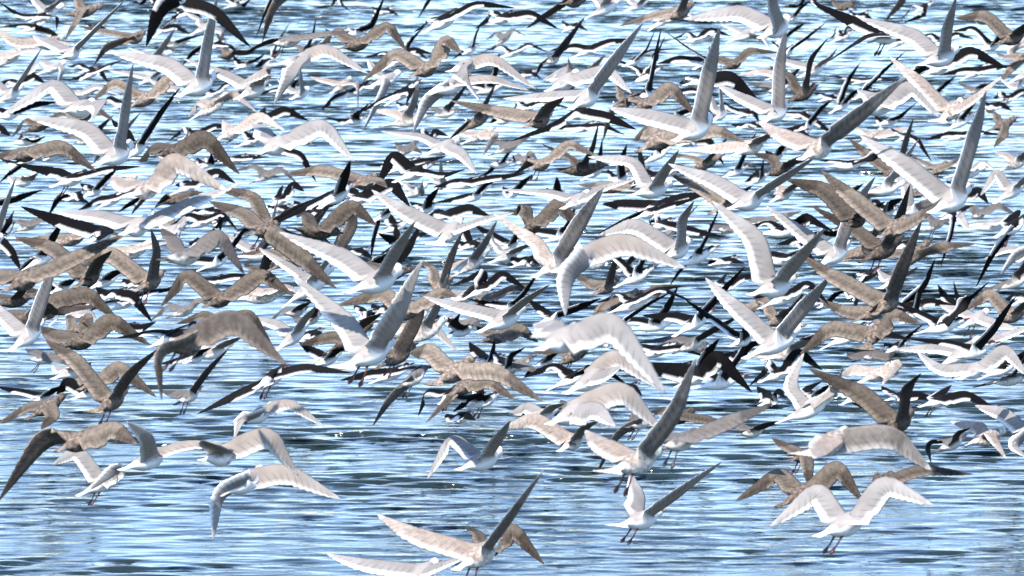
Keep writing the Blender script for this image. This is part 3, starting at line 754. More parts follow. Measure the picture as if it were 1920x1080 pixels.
G 44 677 121 667 70 660 48 654 5 112 672 138 687 6 L | grey-winged gull, wings flat, above left of the lower-left V-winged brown gull
B 176 775 238 734 145 671 86 637 7 249 701 299 653 5 LF | brown gull over open water at lower left, wings in a V, tail spread
B 148 732 201 704 164 710 148 700 6 225 681 293 744 9 | brown gull, one arched wing, above left of the lower-left V-winged brown gull
K 134 750 191 727 125 712 106 739 9 184 714 164 704 6 | black-backed gull, one arched wing, left of the lower-left V-winged brown gull
W 98 712 156 687 116 692 100 684 5 162 692 170 678 5 | white gull, one slanting wing, above left of the lower-left V-winged brown gull
B 48 788 123 744 56 759 -4 794 6 106 780 77 806 9 | brown gull, wings flat-and-down, left of the lower-left V-winged brown gull
K 58 757 101 737 40 733 -8 724 4 104 732 122 722 4 | black-backed gull, wings flat-and-raised, left of the lower-left V-winged brown gull
B 298 654 391 637 442 586 538 684 9 296 662 303 750 3 L | largest brown gull, left side, broad wing arched over and one wing hanging down
W 358 678 439 644 390 642 368 622 6 438 640 456 630 4 | white gull, wings in shallow V, right of the largest arch-winged brown gull
G 328 760 377 729 335 737 302 732 6 389 700 428 655 5 L | grey-winged gull, wings flat-and-raised, below the largest arch-winged brown gull
K 478 730 536 691 572 684 659 699 5 440 738 370 776 5 L | black-backed gull, wings flat-and-down, far right of the largest arch-winged brown gull
K 345 682 386 662 340 672 301 682 4 380 660 396 652 4 | black-backed gull, one flat wing, below right of the largest arch-winged brown gull
W 448 797 513 764 542 749 608 799 7 456 788 440 822 4 | white gull, wings arched-and-down, above the lower-left hanging-winged white gull
W 640 692 740 640 654 601 550 516 9 746 600 792 489 8 FL | big white gull near the middle, wings in steep V, broad white tail fanned
B 608 664 701 608 610 630 561 646 7 696 600 716 588 5 | brown gull, wings flat-and-raised, above left of the biggest V-winged white gull
B 718 604 802 567 720 544 630 573 8 826 545 857 556 7 | brown gull, both wings arched, below right of the left-of-centre V-winged white gull
W 514 662 581 604 520 605 453 591 7 577 596 595 572 5 | white gull, wings flat-and-raised, left of the biggest V-winged white gull
G 528 592 576 579 532 580 505 601 4 570 574 584 566 5 | grey-winged gull, wings arched-and-raised, above left of the biggest V-winged white gull
G 558 612 604 588 566 598 552 592 5 596 580 606 570 4 | grey-winged gull, wings flat-and-raised, above left of the biggest V-winged white gull
K 584 690 641 661 595 660 561 641 7 632 660 650 652 5 | black-backed gull, wings in shallow V, left of the biggest V-winged white gull
B 704 693 780 649 716 660 700 640 5 784 604 802 545 9 L | brown gull, wings in steep V, right of the biggest V-winged white gull
W 896 625 987 577 870 575 795 556 6 992 562 1032 533 4 | white gull, wings flat-and-raised, left of the largest arch-winged white gull
W 740 628 800 590 798 592 860 660 9 762 590 770 572 5 | white gull, one arched wing, above right of the biggest V-winged white gull
B 810 723 889 677 806 651 768 661 8 932 690 1017 752 8 F | speckled brown gull at centre, broad right wing sloping down, tail fanned
B 840 743 902 709 868 716 798 793 6 916 710 967 750 8 | brown gull, both wings arched, below right of the central speckled brown gull
G 744 730 801 693 786 690 822 686 4 735 746 699 798 5 L | grey-winged gull, wings steeply banked, left of the central speckled brown gull
K 824 759 857 727 800 732 784 780 4 872 748 912 735 5 L | black-backed gull, wings arched-and-flat, below the central speckled brown gull
K 876 769 937 739 898 736 916 712 5 886 742 850 771 6 L | black-backed gull, wings upright-and-arched, below right of the central speckled brown gull
K 884 688 942 669 900 662 880 641 8 926 655 928 635 4 | black-backed gull, wings in steep V, right of the central speckled brown gull
K 930 702 966 680 938 676 930 660 4 960 668 984 652 5 | black-backed gull, wings in shallow V, right of the central speckled brown gull
K 664 603 707 584 680 580 665 572 6 698 588 680 604 5 | black-backed gull, one slanting wing, below the left-of-centre V-winged white gull
K 838 633 891 611 845 602 804 587 6 852 608 863 587 6 | black-backed gull, wings in steep V, above the central speckled brown gull
B 898 642 961 624 918 622 894 612 6 976 612 1010 642 9 | brown gull, wings arched-and-raised, above right of the central speckled brown gull
W 844 570 896 544 860 552 844 542 6 894 538 908 530 5 | white gull, wings flat-and-raised, below the back-view white gull
B 880 577 933 554 900 546 884 534 6 956 540 1002 535 5 | brown gull, wings flat-and-raised, below right of the back-view white gull
W 1010 658 1086 622 1046 613 1000 608 8 1152 596 1249 738 9 | largest white gull, right of centre, bent wing drooping to a point on the right
B 1033 693 1116 640 1060 656 998 660 6 1110 636 1128 620 5 L | brown gull, wings flat-and-raised, below right of the largest arch-winged white gull
W 1112 648 1152 634 1120 632 1108 624 5 1152 630 1164 640 5 | white gull, wings barely showing, right of the largest arch-winged white gull
W 1060 740 1142 691 1156 658 1237 728 9 1136 702 1168 686 5 | white gull, wings arched-and-raised, below right of the largest arch-winged white gull
W 1028 798 1106 759 1168 720 1242 808 9 1122 767 1154 800 8 | large white gull, both wings arched, below the largest arch-winged white gull
M 1048 848 1096 813 1002 780 942 802 9 1100 802 1124 788 5 | mottled pale gull, wings arched-and-raised, left of the fan-tailed mottled gull
W 984 792 1046 769 990 760 953 777 8 1040 764 1060 756 5 | white gull, wings arched-and-raised, below the largest arch-winged white gull
K 1268 728 1332 689 1256 690 1211 685 9 1346 660 1410 735 9 | big black-backed gull right of centre, solid black wing arched down to a point
K 1288 704 1326 684 1270 686 1218 680 6 1331 660 1349 635 7 | black-backed gull, wings flat-and-raised, above right of the big arch-winged black gull
M 1138 888 1241 849 1138 834 1098 807 7 1271 780 1307 670 7 FL | pale mottled gull low right of centre, fanned tail, tall grey wing slanting up
G 1174 803 1223 784 1196 775 1212 764 5 1160 812 1119 888 5 L | grey-winged gull, one hanging wing, above the fan-tailed mottled gull
B 1238 793 1301 774 1250 768 1222 770 6 1326 785 1382 801 5 | brown gull, wings flat, below the big arch-winged black gull
G 1236 845 1308 814 1248 818 1226 826 5 1372 785 1450 757 6 L | large grey-winged gull, wings arched-and-raised, above right of the fan-tailed mottled gull
G 1263 664 1327 629 1270 632 1194 643 5 1350 615 1390 591 5 | grey-winged gull, wings flat-and-raised, above the big arch-winged black gull
K 1368 651 1413 627 1345 603 1282 559 4 1402 619 1412 604 6 | black-backed gull, one slanting wing, left of the right-of-centre V-winged white gull
K 1138 618 1181 599 1150 602 1134 596 4 1212 574 1264 545 3 | black-backed gull, one slanting wing, right of the largest arch-winged white gull
W 1396 674 1505 616 1390 580 1323 521 8 1516 574 1560 516 7 | white gull right of centre with wings in a V, just under another white gull
B 1430 614 1481 589 1440 565 1412 553 7 1491 583 1507 548 7 | brown gull, wings in shallow V, above the right-of-centre V-winged white gull
K 1360 688 1411 659 1380 662 1354 664 5 1406 650 1444 637 6 | black-backed gull, wings flat-and-raised, below left of the right-of-centre V-winged white gull
K 1423 718 1487 689 1450 680 1405 723 5 1496 654 1542 694 8 | black-backed gull, both wings arched, below the right-of-centre V-winged white gull
K 1424 762 1462 740 1440 737 1420 725 6 1460 734 1474 748 5 | black-backed gull, one slanting wing, below the right-of-centre V-winged white gull
G 1383 818 1434 804 1386 797 1338 800 5 1440 798 1468 789 5 | grey-winged gull, wings flat, below right of the big arch-winged black gull
K 1534 578 1562 564 1540 566 1528 556 4 1566 555 1590 542 5 | black-backed gull, one slanting wing, right of the broad-left-winged white gull
B 1598 604 1667 574 1590 582 1537 562 9 1664 566 1690 556 5 | brown gull, wings flat-and-raised, below left of the dark-upright-winged brown gull
B 1622 656 1650 606 1556 608 1500 664 8 1676 584 1728 608 7 F | brown gull, both wings arched, below left of the dark-upright-winged brown gull
G 1612 675 1658 661 1606 666 1588 661 6 1666 667 1680 660 6 | grey-winged gull, wings flat, below the dark-upright-winged brown gull
M 1612 718 1672 688 1600 690 1576 702 7 1690 678 1654 722 9 | mottled pale gull, one arched wing, above left of the lower-right V-winged brown gull
B 1652 815 1712 774 1620 734 1517 691 8 1706 724 1727 700 5 | brown gull at lower right, long left wing slanting up left, dark right wing upright
K 1576 760 1627 734 1590 738 1576 728 5 1632 764 1598 756 8 | black-backed gull, one slanting wing, above left of the lower-right V-winged brown gull
W 1456 795 1564 747 1484 726 1508 660 8 1567 732 1582 686 4 | white gull, wings in steep V, below right of the right-of-centre V-winged white gull
K 1498 757 1552 731 1512 732 1542 715 5 1550 728 1564 718 5 | black-backed gull, one slanting wing, below right of the right-of-centre V-winged white gull
W 1755 693 1842 638 1752 650 1672 655 6 1862 634 1940 610 6 L | white gull, wings flat, below right of the dark-upright-winged brown gull
W 1798 713 1852 680 1766 692 1720 660 7 1886 649 1930 708 9 | white gull, wings arched-and-flat, far above right of the lower-right V-winged brown gull
K 1663 662 1702 643 1676 648 1658 643 4 1696 640 1732 607 4 | black-backed gull, one slanting wing, below the dark-upright-winged brown gull
W 1801 615 1854 586 1800 580 1762 572 7 1872 607 1909 617 7 L | white gull, wings flat, right of the dark-upright-winged brown gull
B 1863 608 1928 578 1857 544 1806 582 8 1932 566 1952 550 5 | brown gull, wings arched-and-raised, far right of the dark-upright-winged brown gull
K 1788 592 1832 569 1780 563 1759 534 7 1796 556 1788 528 5 | black-backed gull, wings in steep V, right of the dark-upright-winged brown gull
K 1896 574 1948 547 1906 552 1886 560 6 1946 540 1962 530 5 | black-backed gull cut by the right edge, wings arched-and-raised
K 1723 764 1787 744 1770 736 1784 722 5 1812 737 1864 764 7 L | black-backed gull, wings arched-and-raised, above right of the lower-right V-winged brown gull
K 1660 752 1702 739 1672 736 1654 724 5 1722 740 1754 748 6 | black-backed gull, wings flat-and-raised, above the lower-right V-winged brown gull
M 1806 836 1887 809 1842 800 1782 790 8 1866 826 1887 860 6 | mottled pale gull, wings flat-and-down, right of the lower-right V-winged brown gull
W 1896 832 1952 792 1882 771 1828 760 9 1900 836 1924 858 6 | white gull cut by the right edge, wings steeply banked
G 1753 848 1810 819 1742 832 1746 868 4 1800 812 1820 802 5 | grey-winged gull, wings steeply banked, right of the lower-right V-winged brown gull
M 1506 855 1592 814 1674 806 1748 882 9 1544 846 1526 860 8 F | large mottled pale gull, one arched wing, left of the lower-right V-winged brown gull
B 1478 866 1532 846 1490 842 1448 821 6 1517 872 1520 920 8 L | brown gull, wings steeply banked, above left of the low M-winged white gull
W 1531 1008 1630 964 1535 911 1443 988 9 1656 898 1750 947 9 L | white gull low at bottom right, both wings arched like an M, feet dangling
B 1458 952 1541 904 1462 881 1378 940 8 1571 866 1619 941 9 | brown gull, both wings arched, above left of the low M-winged white gull
B 1618 924 1676 894 1640 902 1610 958 4 1726 877 1824 889 5 L | brown gull, wings arched-and-flat, above right of the low M-winged white gull
B 106 848 182 811 84 828 -3 941 7 216 799 258 834 8 | large brown gull, wings arched-and-down, below left of the lower-left V-winged brown gull
W 226 883 319 847 350 828 448 836 5 280 820 238 790 8 | white gull, wings flat-and-raised, below right of the lower-left V-winged brown gull
W 376 865 446 849 506 805 560 892 9 402 838 380 826 5 | large white gull, one arched wing, above left of the lower-left hanging-winged white gull
W 410 931 496 885 536 877 640 936 9 410 926 400 1012 6 | white gull low at lower left, right wing stretched far out, left wing hanging down
W 146 931 234 883 146 839 98 871 9 227 874 168 919 -8 L | white gull, one arched wing, below the lower-left V-winged brown gull
W 858 883 942 849 846 814 801 898 6 940 820 957 788 6 | white gull, wings arched-and-raised, far below the central speckled brown gull
M 853 1071 937 1018 790 1004 708 965 7 962 968 1019 882 4 L | pale mottled gull at the bottom edge, tan left wing out, dark wing slanting up right
B 878 1044 950 1018 900 1002 878 986 5 962 984 1021 1058 9 | brown gull, wings arched-and-raised, above right of the bottom-edge mottled gull
W 753 1097 822 1058 696 1058 613 1039 6 822 1062 882 1042 3 | white gull cut by the bottom edge, wings flat
W 1155 988 1241 964 1200 930 1184 888 8 1272 929 1354 866 5 FL | white gull lowest over open water, one wing upright, dark right wing slanting up
K 12 271 76 261 38 262 43 245 5 66 267 86 255 4 | small black-backed gull, one flat wing, far left of the left-edge V-winged white gull
K 82 301 112 286 90 290 82 280 5 99 288 99 270 6 | small black-backed gull, wings barely showing, left of the left-edge V-winged white gull
K 372 318 402 300 380 305 370 296 5 397 305 397 284 6 | black-backed gull, wings barely showing, below the upper-left V-winged white gull
M 216 352 256 334 232 338 214 328 5 250 340 262 350 6 | mottled pale gull, one slanting wing, below right of the left-edge V-winged white gull
K 250 372 302 352 256 378 222 398 5 268 378 247 402 5 | black-backed gull, both wings swept down, below right of the left-edge V-winged white gull
B 296 386 366 362 320 372 290 390 6 350 364 382 360 6 | brown gull, wings flat, below right of the left-edge V-winged white gull
G 272 431 334 404 302 406 284 392 6 322 410 338 446 7 | grey-winged gull, wings arched-and-raised, below right of the left-edge V-winged white gull
K 358 404 416 391 376 396 352 390 4 408 396 424 402 5 | black-backed gull, wings flat, left of the longest-winged brown gull
K 402 424 428 408 410 412 398 404 5 413 412 413 434 6 | black-backed gull, wings barely showing, left of the longest-winged brown gull
K 504 399 546 387 518 390 502 384 4 538 392 552 400 5 | leftmost black-backed gull, one flat wing, above right of the longest-winged brown gull
K 575 412 612 390 586 398 574 392 5 600 398 588 416 7 | black-backed gull, wings barely showing, right of the longest-winged brown gull
K 922 233 962 221 934 225 920 234 5 955 224 970 216 5 | small black-backed gull, wings flat-and-raised, far below right of the upper-middle dark brown gull
G 738 296 784 267 754 276 742 266 6 776 276 792 288 7 | small grey-winged gull, wings arched-and-raised, below the upper-middle dark brown gull
G 916 293 982 262 944 268 922 260 5 972 266 998 252 5 | grey-winged gull, wings flat-and-raised, far above right of the back-view white gull
B 1110 362 1188 342 1130 346 1084 346 6 1182 350 1198 358 6 | brown gull, wings flat, above right of the wide-arch-winged white gull
G 962 312 1000 292 970 290 962 304 5 994 286 1008 300 7 | small grey-winged gull, both wings arched, far above right of the back-view white gull
M 1436 150 1484 138 1430 132 1386 140 7 1478 142 1490 150 5 | small mottled pale gull, wings flat, above the short upright-winged white gull
K 1598 158 1628 149 1590 146 1545 141 3 1640 147 1692 144 3 | small black-backed gull, wings flat, above right of the long-dark-winged mottled gull
K 1384 241 1426 231 1394 235 1370 233 4 1420 236 1442 241 4 | small black-backed gull, wings flat, below left of the short upright-winged white gull
M 1374 293 1438 261 1350 275 1284 281 7 1440 256 1452 244 5 | mottled pale gull, wings flat-and-raised, below left of the short upright-winged white gull
K 1438 302 1472 285 1450 290 1436 282 5 1466 280 1478 268 7 | small black-backed gull, wings in shallow V, left of the long-dark-winged mottled gull
K 1402 347 1442 325 1420 322 1396 342 5 1430 316 1432 298 4 | black-backed gull, wings upright-and-arched, below left of the long-dark-winged mottled gull
K 160 546 226 515 180 530 164 546 6 215 515 236 504 6 | black-backed gull, wings steeply banked, far above left of the largest arch-winged brown gull
K 94 551 136 529 104 538 92 546 6 128 532 142 524 6 | black-backed gull, wings barely showing, far above left of the lower-left V-winged brown gull
K 958 502 1018 480 974 488 956 480 6 1000 484 1024 498 7 | black-backed gull, wings arched-and-flat, left of the wide-arch-winged white gull
G 844 626 900 594 862 604 848 596 5 888 602 906 614 6 | grey-winged gull, wings arched-and-flat, above the central speckled brown gull
G 934 702 1002 671 958 680 938 668 5 992 688 1012 702 6 L | grey-winged gull, wings flat-and-down, below left of the largest arch-winged white gull
K 998 694 1042 668 1014 690 984 706 6 1034 670 1048 660 5 | black-backed gull, one hanging wing, below left of the largest arch-winged white gull
K 640 480 692 468 654 472 640 466 5 684 474 698 484 6 | black-backed gull, one flat wing, above left of the left-of-centre V-winged white gull
K 556 400 600 378 566 384 552 376 5 590 386 606 398 7 | rightmost black-backed gull, one flat wing, above right of the longest-winged brown gull
B 1700 372 1740 352 1712 358 1700 348 6 1730 360 1746 372 7 | brown gull, wings barely showing, left of the right-edge V-winged white gull
K 1330 498 1382 484 1346 490 1328 496 5 1374 488 1396 494 5 | black-backed gull, wings flat, above left of the broad-left-winged white gull
G 1576 372 1612 352 1586 358 1572 350 6 1604 356 1620 344 6 | grey-winged gull, wings flat-and-raised, below right of the long-dark-winged mottled gull
K 1590 560 1622 542 1598 548 1588 540 5 1612 552 1604 580 4 | black-backed gull, one hanging wing, left of the dark-upright-winged brown gull
K 1244 700 1300 684 1258 690 1236 686 6 1290 690 1312 700 7 | black-backed gull, wings flat, above left of the big arch-winged black gull
B 1372 594 1424 570 1386 576 1370 568 6 1414 574 1428 584 7 | brown gull, one flat wing, below left of the broad-left-winged white gull
K 842 792 884 776 852 782 838 776 4 876 780 892 788 5 | black-backed gull, wings barely showing, below the central speckled brown gull
G 1284 660 1326 646 1296 648 1282 640 5 1318 652 1332 662 6 | grey-winged gull, one flat wing, above the big arch-winged black gull
K 560 640 604 620 570 628 554 620 5 596 626 612 638 6 | black-backed gull, one flat wing, left of the biggest V-winged white gull
K 236 540 272 526 244 530 232 522 5 266 532 280 542 6 | black-backed gull, wings barely showing, above left of the largest arch-winged brown gull
K 700 590 742 572 712 578 698 570 5 734 578 748 590 7 | black-backed gull, wings barely showing, below the left-of-centre V-winged white gull
G 1054 770 1100 752 1066 758 1052 750 5 1092 758 1106 770 7 | grey-winged gull, one flat wing, below the largest arch-winged white gull
K 1152 740 1196 722 1164 728 1150 720 6 1188 728 1204 742 7 | black-backed gull, wings barely showing, left of the big arch-winged black gull
K 1496 470 1540 452 1508 458 1494 450 5 1530 460 1548 472 6 | black-backed gull, one flat wing, above right of the broad-left-winged white gull
K 1120 470 1166 448 1132 456 1118 446 6 1158 454 1176 466 7 | black-backed gull, wings arched-and-flat, above right of the wide-arch-winged white gull
K 860 470 902 452 872 458 858 450 5 894 458 910 470 6 | black-backed gull, one flat wing, below right of the back-view white gull
K 744 210 786 192 756 198 744 190 4 778 198 792 208 5 | small black-backed gull, wings flat-and-down, below left of the upper-middle dark brown gull
K 1054 60 1094 42 1066 48 1054 38 5 1086 48 1102 58 6 | small black-backed gull, wings flat-and-raised, far right of the upper-middle dark brown gull
K 160 62 200 46 172 50 160 42 4 192 52 206 64 6 | small black-backed gull, wings steeply banked, far above left of the upper-left V-winged white gull
K 1592 40 1632 22 1604 28 1592 18 5 1624 28 1640 40 6 | small black-backed gull, wings steeply banked, above left of the top-right V-winged white gull
K 700 30 740 14 712 20 698 12 5 732 20 748 30 5 | small black-backed gull, wings flat-and-down, above left of the upper-middle dark brown gull
K 330 34 372 18 342 24 330 16 5 364 24 380 34 6 | small black-backed gull, wings flat-and-down, above the upper-left V-winged white gull
B 1560 22 1602 4 1572 8 1560 -2 6 1594 8 1608 20 7 | small brown gull, wings arched-and-raised, far above left of the top-right V-winged white gull
K 1840 210 1888 190 1854 196 1838 188 6 1880 196 1898 208 7 | leftmost small black-backed gull, wings arched-and-flat, below right of the top-right V-winged white gull
K 1676 470 1718 452 1688 458 1674 450 5 1710 458 1726 470 6 | black-backed gull, one flat wing, right of the tail-on brown gull
W 20 350 66 332 32 338 16 330 5 58 336 72 324 5 | white gull, one flat wing, far left of the left-edge V-winged white gull
G 386 150 430 132 398 138 386 130 5 422 138 436 150 6 | small grey-winged gull, wings flat-and-down, above right of the upper-left V-winged white gull
K 612 72 654 56 624 62 610 54 4 646 62 662 72 5 | small black-backed gull, wings flat-and-down, far left of the upper-middle dark brown gull
K 966 150 1008 132 978 138 964 130 4 1000 138 1016 148 5 | small black-backed gull, wings flat, far right of the upper-middle dark brown gull
K 1476 260 1518 246 1488 250 1474 244 4 1510 252 1526 262 5 | small black-backed gull, wings flat-and-down, above left of the long-dark-winged mottled gull
G 1849 721 1931 705 1867 718 1824 727 3 1916 684 1933 647 3 | grey-winged gull, wings flat-and-upright, far right of the lower-right V-winged brown gull
M -15 132 48 88 -10 103 -53 115 6 50 94 88 93 3 | small mottled pale gull, wings flat, far above left of the left-edge V-winged white gull
M 430 564 541 548 459 538 408 563 6 536 534 584 563 3 | mottled pale gull, both wings arched, below the longest-winged brown gull
K 1548 314 1626 305 1568 302 1530 298 3 1634 296 1688 291 3 | black-backed gull, wings flat, below right of the long-dark-winged mottled gull
G 134 272 184 257 144 255 113 255 5 187 244 213 216 6 | small grey-winged gull, wings flat-and-raised, above left of the left-edge V-winged white gull
M 353 228 432 178 376 189 353 218 6 438 171 481 210 5 | mottled pale gull, both wings arched, below right of the upper-left V-winged white gull
K 362 539 421 520 359 525 310 542 4 439 516 494 519 5 | black-backed gull, wings flat, above the largest arch-winged brown gull
G 313 597 371 572 317 572 283 600 5 372 560 409 579 4 | grey-winged gull, both wings arched, above the largest arch-winged brown gull
K 1012 458 1085 430 1020 434 970 426 6 1074 405 1091 355 3 | black-backed gull, wings flat-and-upright, above left of the wide-arch-winged white gull
K 1770 265 1830 247 1775 250 1734 262 6 1837 246 1878 254 4 | small black-backed gull, wings flat, above the right-edge V-winged white gull
G 1408 424 1463 408 1417 410 1385 412 6 1468 404 1503 396 6 | grey-winged gull, wings flat, above the broad-left-winged white gull
K 1263 632 1336 583 1265 591 1205 591 6 1348 559 1397 500 5 | black-backed gull, wings flat-and-raised, above the big arch-winged black gull
G 300 88 353 79 310 78 280 83 3 354 73 384 64 4 | small grey-winged gull, wings flat, above left of the upper-left V-winged white gull
K 1742 93 1785 68 1747 63 1715 73 6 1792 61 1827 74 6 | small black-backed gull, both wings arched, above the top-right V-winged white gull
B 357 624 457 596 383 587 331 607 6 469 581 509 644 6 | lowest brown gull, both wings arched, above right of the largest arch-winged brown gull
K 1066 252 1120 229 1069 237 1030 240 5 1132 233 1171 253 5 | small black-backed gull, wings arched-and-flat, far left of the tallest upright-winged white gull
K 1070 110 1134 81 1076 85 1031 94 6 1142 76 1190 73 6 | black-backed gull, wings flat, far above left of the tallest upright-winged white gull
K 1178 161 1239 129 1190 125 1152 110 4 1230 109 1248 66 3 | small black-backed gull, wings in steep V, above left of the tallest upright-winged white gull
G 922 90 964 57 933 59 912 74 5 963 55 988 69 3 | small grey-winged gull, both wings arched, right of the upper-middle dark brown gull
K 1235 223 1299 213 1238 218 1191 224 4 1297 207 1328 202 6 | small black-backed gull, wings flat, above left of the tallest upright-winged white gull
W 1771 334 1849 316 1792 306 1749 312 3 1843 300 1876 328 3 | white gull, wings arched-and-flat, above right of the right-edge V-winged white gull
G 468 345 526 317 478 310 437 321 5 530 316 557 344 5 | grey-winged gull, both wings arched, above the longest-winged brown gull
K 1539 656 1630 610 1553 629 1497 636 3 1644 617 1706 637 6 | black-backed gull, wings arched-and-flat, below left of the dark-upright-winged brown gull
G 22 438 80 410 31 412 14 444 3 84 408 118 425 5 | grey-winged gull, both wings arched, far below left of the left-edge V-winged white gull
K 832 356 912 334 851 339 813 351 5 926 332 986 325 5 | black-backed gull, wings flat, above the back-view white gull
K 1426 498 1510 477 1444 475 1403 496 6 1509 468 1540 504 4 | black-backed gull, both wings arched, above the broad-left-winged white gull
B -11 605 104 593 18 587 -40 599 6 115 582 191 574 5 | brown gull, wings flat, far above left of the lower-left V-winged brown gull
K 440 277 502 253 455 245 424 269 4 499 243 530 265 6 | lowest small black-backed gull, both wings arched, below right of the upper-left V-winged white gull
K 1026 733 1112 690 1039 682 981 708 5 1123 681 1176 722 5 | black-backed gull, both wings arched, below the largest arch-winged white gull
M 203 492 288 456 211 469 156 493 5 289 458 335 452 3 | mottled pale gull, wings flat, far below the left-edge V-winged white gull
K 1264 504 1343 466 1283 500 1255 537 3 1329 440 1351 387 3 | black-backed gull, wings up-and-down, left of the broad-left-winged white gull
K 1178 620 1266 604 1193 599 1138 604 5 1253 580 1272 536 6 | black-backed gull, wings flat-and-upright, above left of the big arch-winged black gull
M 751 652 841 598 760 611 697 606 5 824 575 840 514 6 | mottled pale gull, wings flat-and-upright, above left of the central speckled brown gull
G 803 219 862 208 811 202 774 187 3 858 186 881 151 6 | small grey-winged gull, wings flat-and-raised, below right of the upper-middle dark brown gull
K 1801 151 1861 119 1804 130 1760 141 6 1863 125 1898 123 6 | small black-backed gull, wings flat, right of the top-right V-winged white gull
K 914 583 996 572 927 569 876 560 4 987 548 1013 506 4 | black-backed gull, wings flat-and-raised, above left of the largest arch-winged white gull
B 95 463 168 438 92 444 28 452 5 184 430 245 444 4 | brown gull, wings flat, far below left of the left-edge V-winged white gull
G 1079 505 1144 489 1094 476 1063 450 6 1135 464 1146 421 6 | grey-winged gull, wings in steep V, right of the wide-arch-winged white gull
W 1813 432 1901 415 1832 418 1784 425 3 1904 407 1956 412 3 | white gull, wings flat, below right of the right-edge V-winged white gull
B 501 510 582 468 505 470 442 477 4 580 438 623 380 5 | brown gull, wings flat-and-raised, below right of the longest-winged brown gull
K 1777 676 1868 646 1778 641 1702 635 4 1868 617 1905 556 6 | black-backed gull, wings flat-and-raised, far below right of the dark-upright-winged brown gull
K 1297 730 1396 707 1307 691 1231 682 4 1390 667 1423 597 4 | black-backed gull, wings flat-and-upright, right of the big arch-winged black gull
B 1038 324 1135 313 1066 292 1016 270 4 1113 281 1123 230 4 | brown gull, wings in steep V, far above the wide-arch-winged white gull
G 1214 472 1270 428 1218 426 1170 420 6 1277 420 1310 383 3 | grey-winged gull, wings flat-and-raised, right of the wide-arch-winged white gull
W 105 188 179 172 116 166 72 185 3 182 158 226 179 5 | small white gull, both wings arched, above left of the left-edge V-winged white gull
K 933 109 983 94 941 85 907 95 4 990 81 1028 98 4 | small black-backed gull, both wings arched, right of the upper-middle dark brown gull
K 713 136 770 96 722 97 683 108 4 773 90 814 102 6 | black-backed gull, both wings arched, left of the upper-middle dark brown gull
M 295 323 366 305 306 293 263 267 5 348 279 355 235 3 | mottled pale gull, wings in steep V, right of the left-edge V-winged white gull
K 177 395 240 357 183 373 146 395 6 254 356 308 351 3 | black-backed gull, wings flat, below the left-edge V-winged white gull
K 693 720 770 686 696 698 638 713 6 771 690 813 689 3 | black-backed gull, wings flat, below right of the biggest V-winged white gull
B 1283 323 1355 294 1297 294 1254 287 4 1346 282 1370 251 4 | brown gull, wings flat-and-raised, below the tallest upright-winged white gull
G 547 115 600 79 553 85 518 75 3 588 67 593 32 3 | grey-winged gull, wings flat-and-upright, far right of the upper-left V-winged white gull
K 370 509 434 479 369 485 314 492 6 440 461 471 414 5 | black-backed gull, wings flat-and-raised, below left of the longest-winged brown gull
K 38 510 114 464 52 499 23 539 5 100 451 121 411 6 | black-backed gull, wings up-and-down, far below left of the left-edge V-winged white gull
K 1225 181 1287 173 1221 170 1168 186 3 1300 167 1347 181 4 | black-backed gull, both wings arched, above left of the tallest upright-winged white gull
B 669 521 776 507 700 495 647 490 3 766 474 792 415 6 | brown gull, wings flat-and-upright, above right of the left-of-centre V-winged white gull
K 1715 627 1809 602 1732 590 1676 563 5 1807 574 1855 528 4 | black-backed gull, wings in shallow V, below right of the dark-upright-winged brown gull
G 1431 176 1488 156 1439 157 1401 159 6 1488 143 1513 112 5 | small grey-winged gull, wings flat-and-raised, above the short upright-winged white gull
K 200 587 266 551 195 568 140 595 3 283 546 343 539 4 | leftmost black-backed gull, wings flat, above left of the largest arch-winged brown gull
K 1769 249 1828 213 1772 208 1725 189 3 1823 200 1844 165 5 | black-backed gull, wings in steep V, below the top-right V-winged white gull
K 1422 580 1518 537 1453 535 1414 559 6 1516 528 1554 571 5 | black-backed gull, both wings arched, below right of the broad-left-winged white gull
K 1834 713 1917 674 1852 672 1816 706 6 1921 661 1963 702 6 | black-backed gull, both wings arched, far above right of the lower-right V-winged brown gull
W 179 285 248 252 199 279 176 306 6 239 241 264 211 4 | small white gull, wings steeply banked, above the left-edge V-winged white gull
W 1613 365 1697 346 1629 369 1592 406 6 1691 314 1723 261 6 | white gull, wings steeply banked, above the tail-on brown gull
B 860 252 927 204 876 238 843 261 5 915 190 934 148 4 | brown gull, wings up-and-down, below right of the upper-middle dark brown gull
K 721 328 782 299 728 308 686 309 4 793 301 839 292 6 | black-backed gull, wings flat, above left of the back-view white gull
K 1415 442 1508 427 1442 416 1398 426 4 1510 403 1564 435 6 | black-backed gull, wings arched-and-flat, above the broad-left-winged white gull
W 437 484 524 473 453 456 402 428 6 509 433 522 371 4 | white gull, wings in steep V, below the longest-winged brown gull
W 531 577 629 500 544 499 481 462 5 619 487 641 424 3 | white gull, wings in steep V, left of the left-of-centre V-winged white gull
K 269 657 374 610 284 622 217 634 3 373 623 425 632 6 | rightmost black-backed gull, wings flat, above left of the largest arch-winged brown gull
B -18 575 66 556 -8 556 -63 569 4 52 538 76 503 5 | brown gull, wings flat-and-raised, far above left of the lower-left V-winged brown gull
K 343 432 413 402 353 401 314 429 6 418 398 447 434 4 | black-backed gull, both wings arched, left of the longest-winged brown gull
K 1200 310 1260 276 1207 302 1167 320 3 1260 262 1286 223 6 | small black-backed gull, wings steeply banked, below left of the tallest upright-winged white gull
W 256 125 324 100 274 100 240 89 3 311 85 329 52 6 | small white gull, wings flat-and-upright, above left of the upper-left V-winged white gull
M 1427 677 1511 653 1445 663 1399 668 4 1525 637 1592 617 6 | mottled pale gull, wings flat, below right of the right-of-centre V-winged white gull
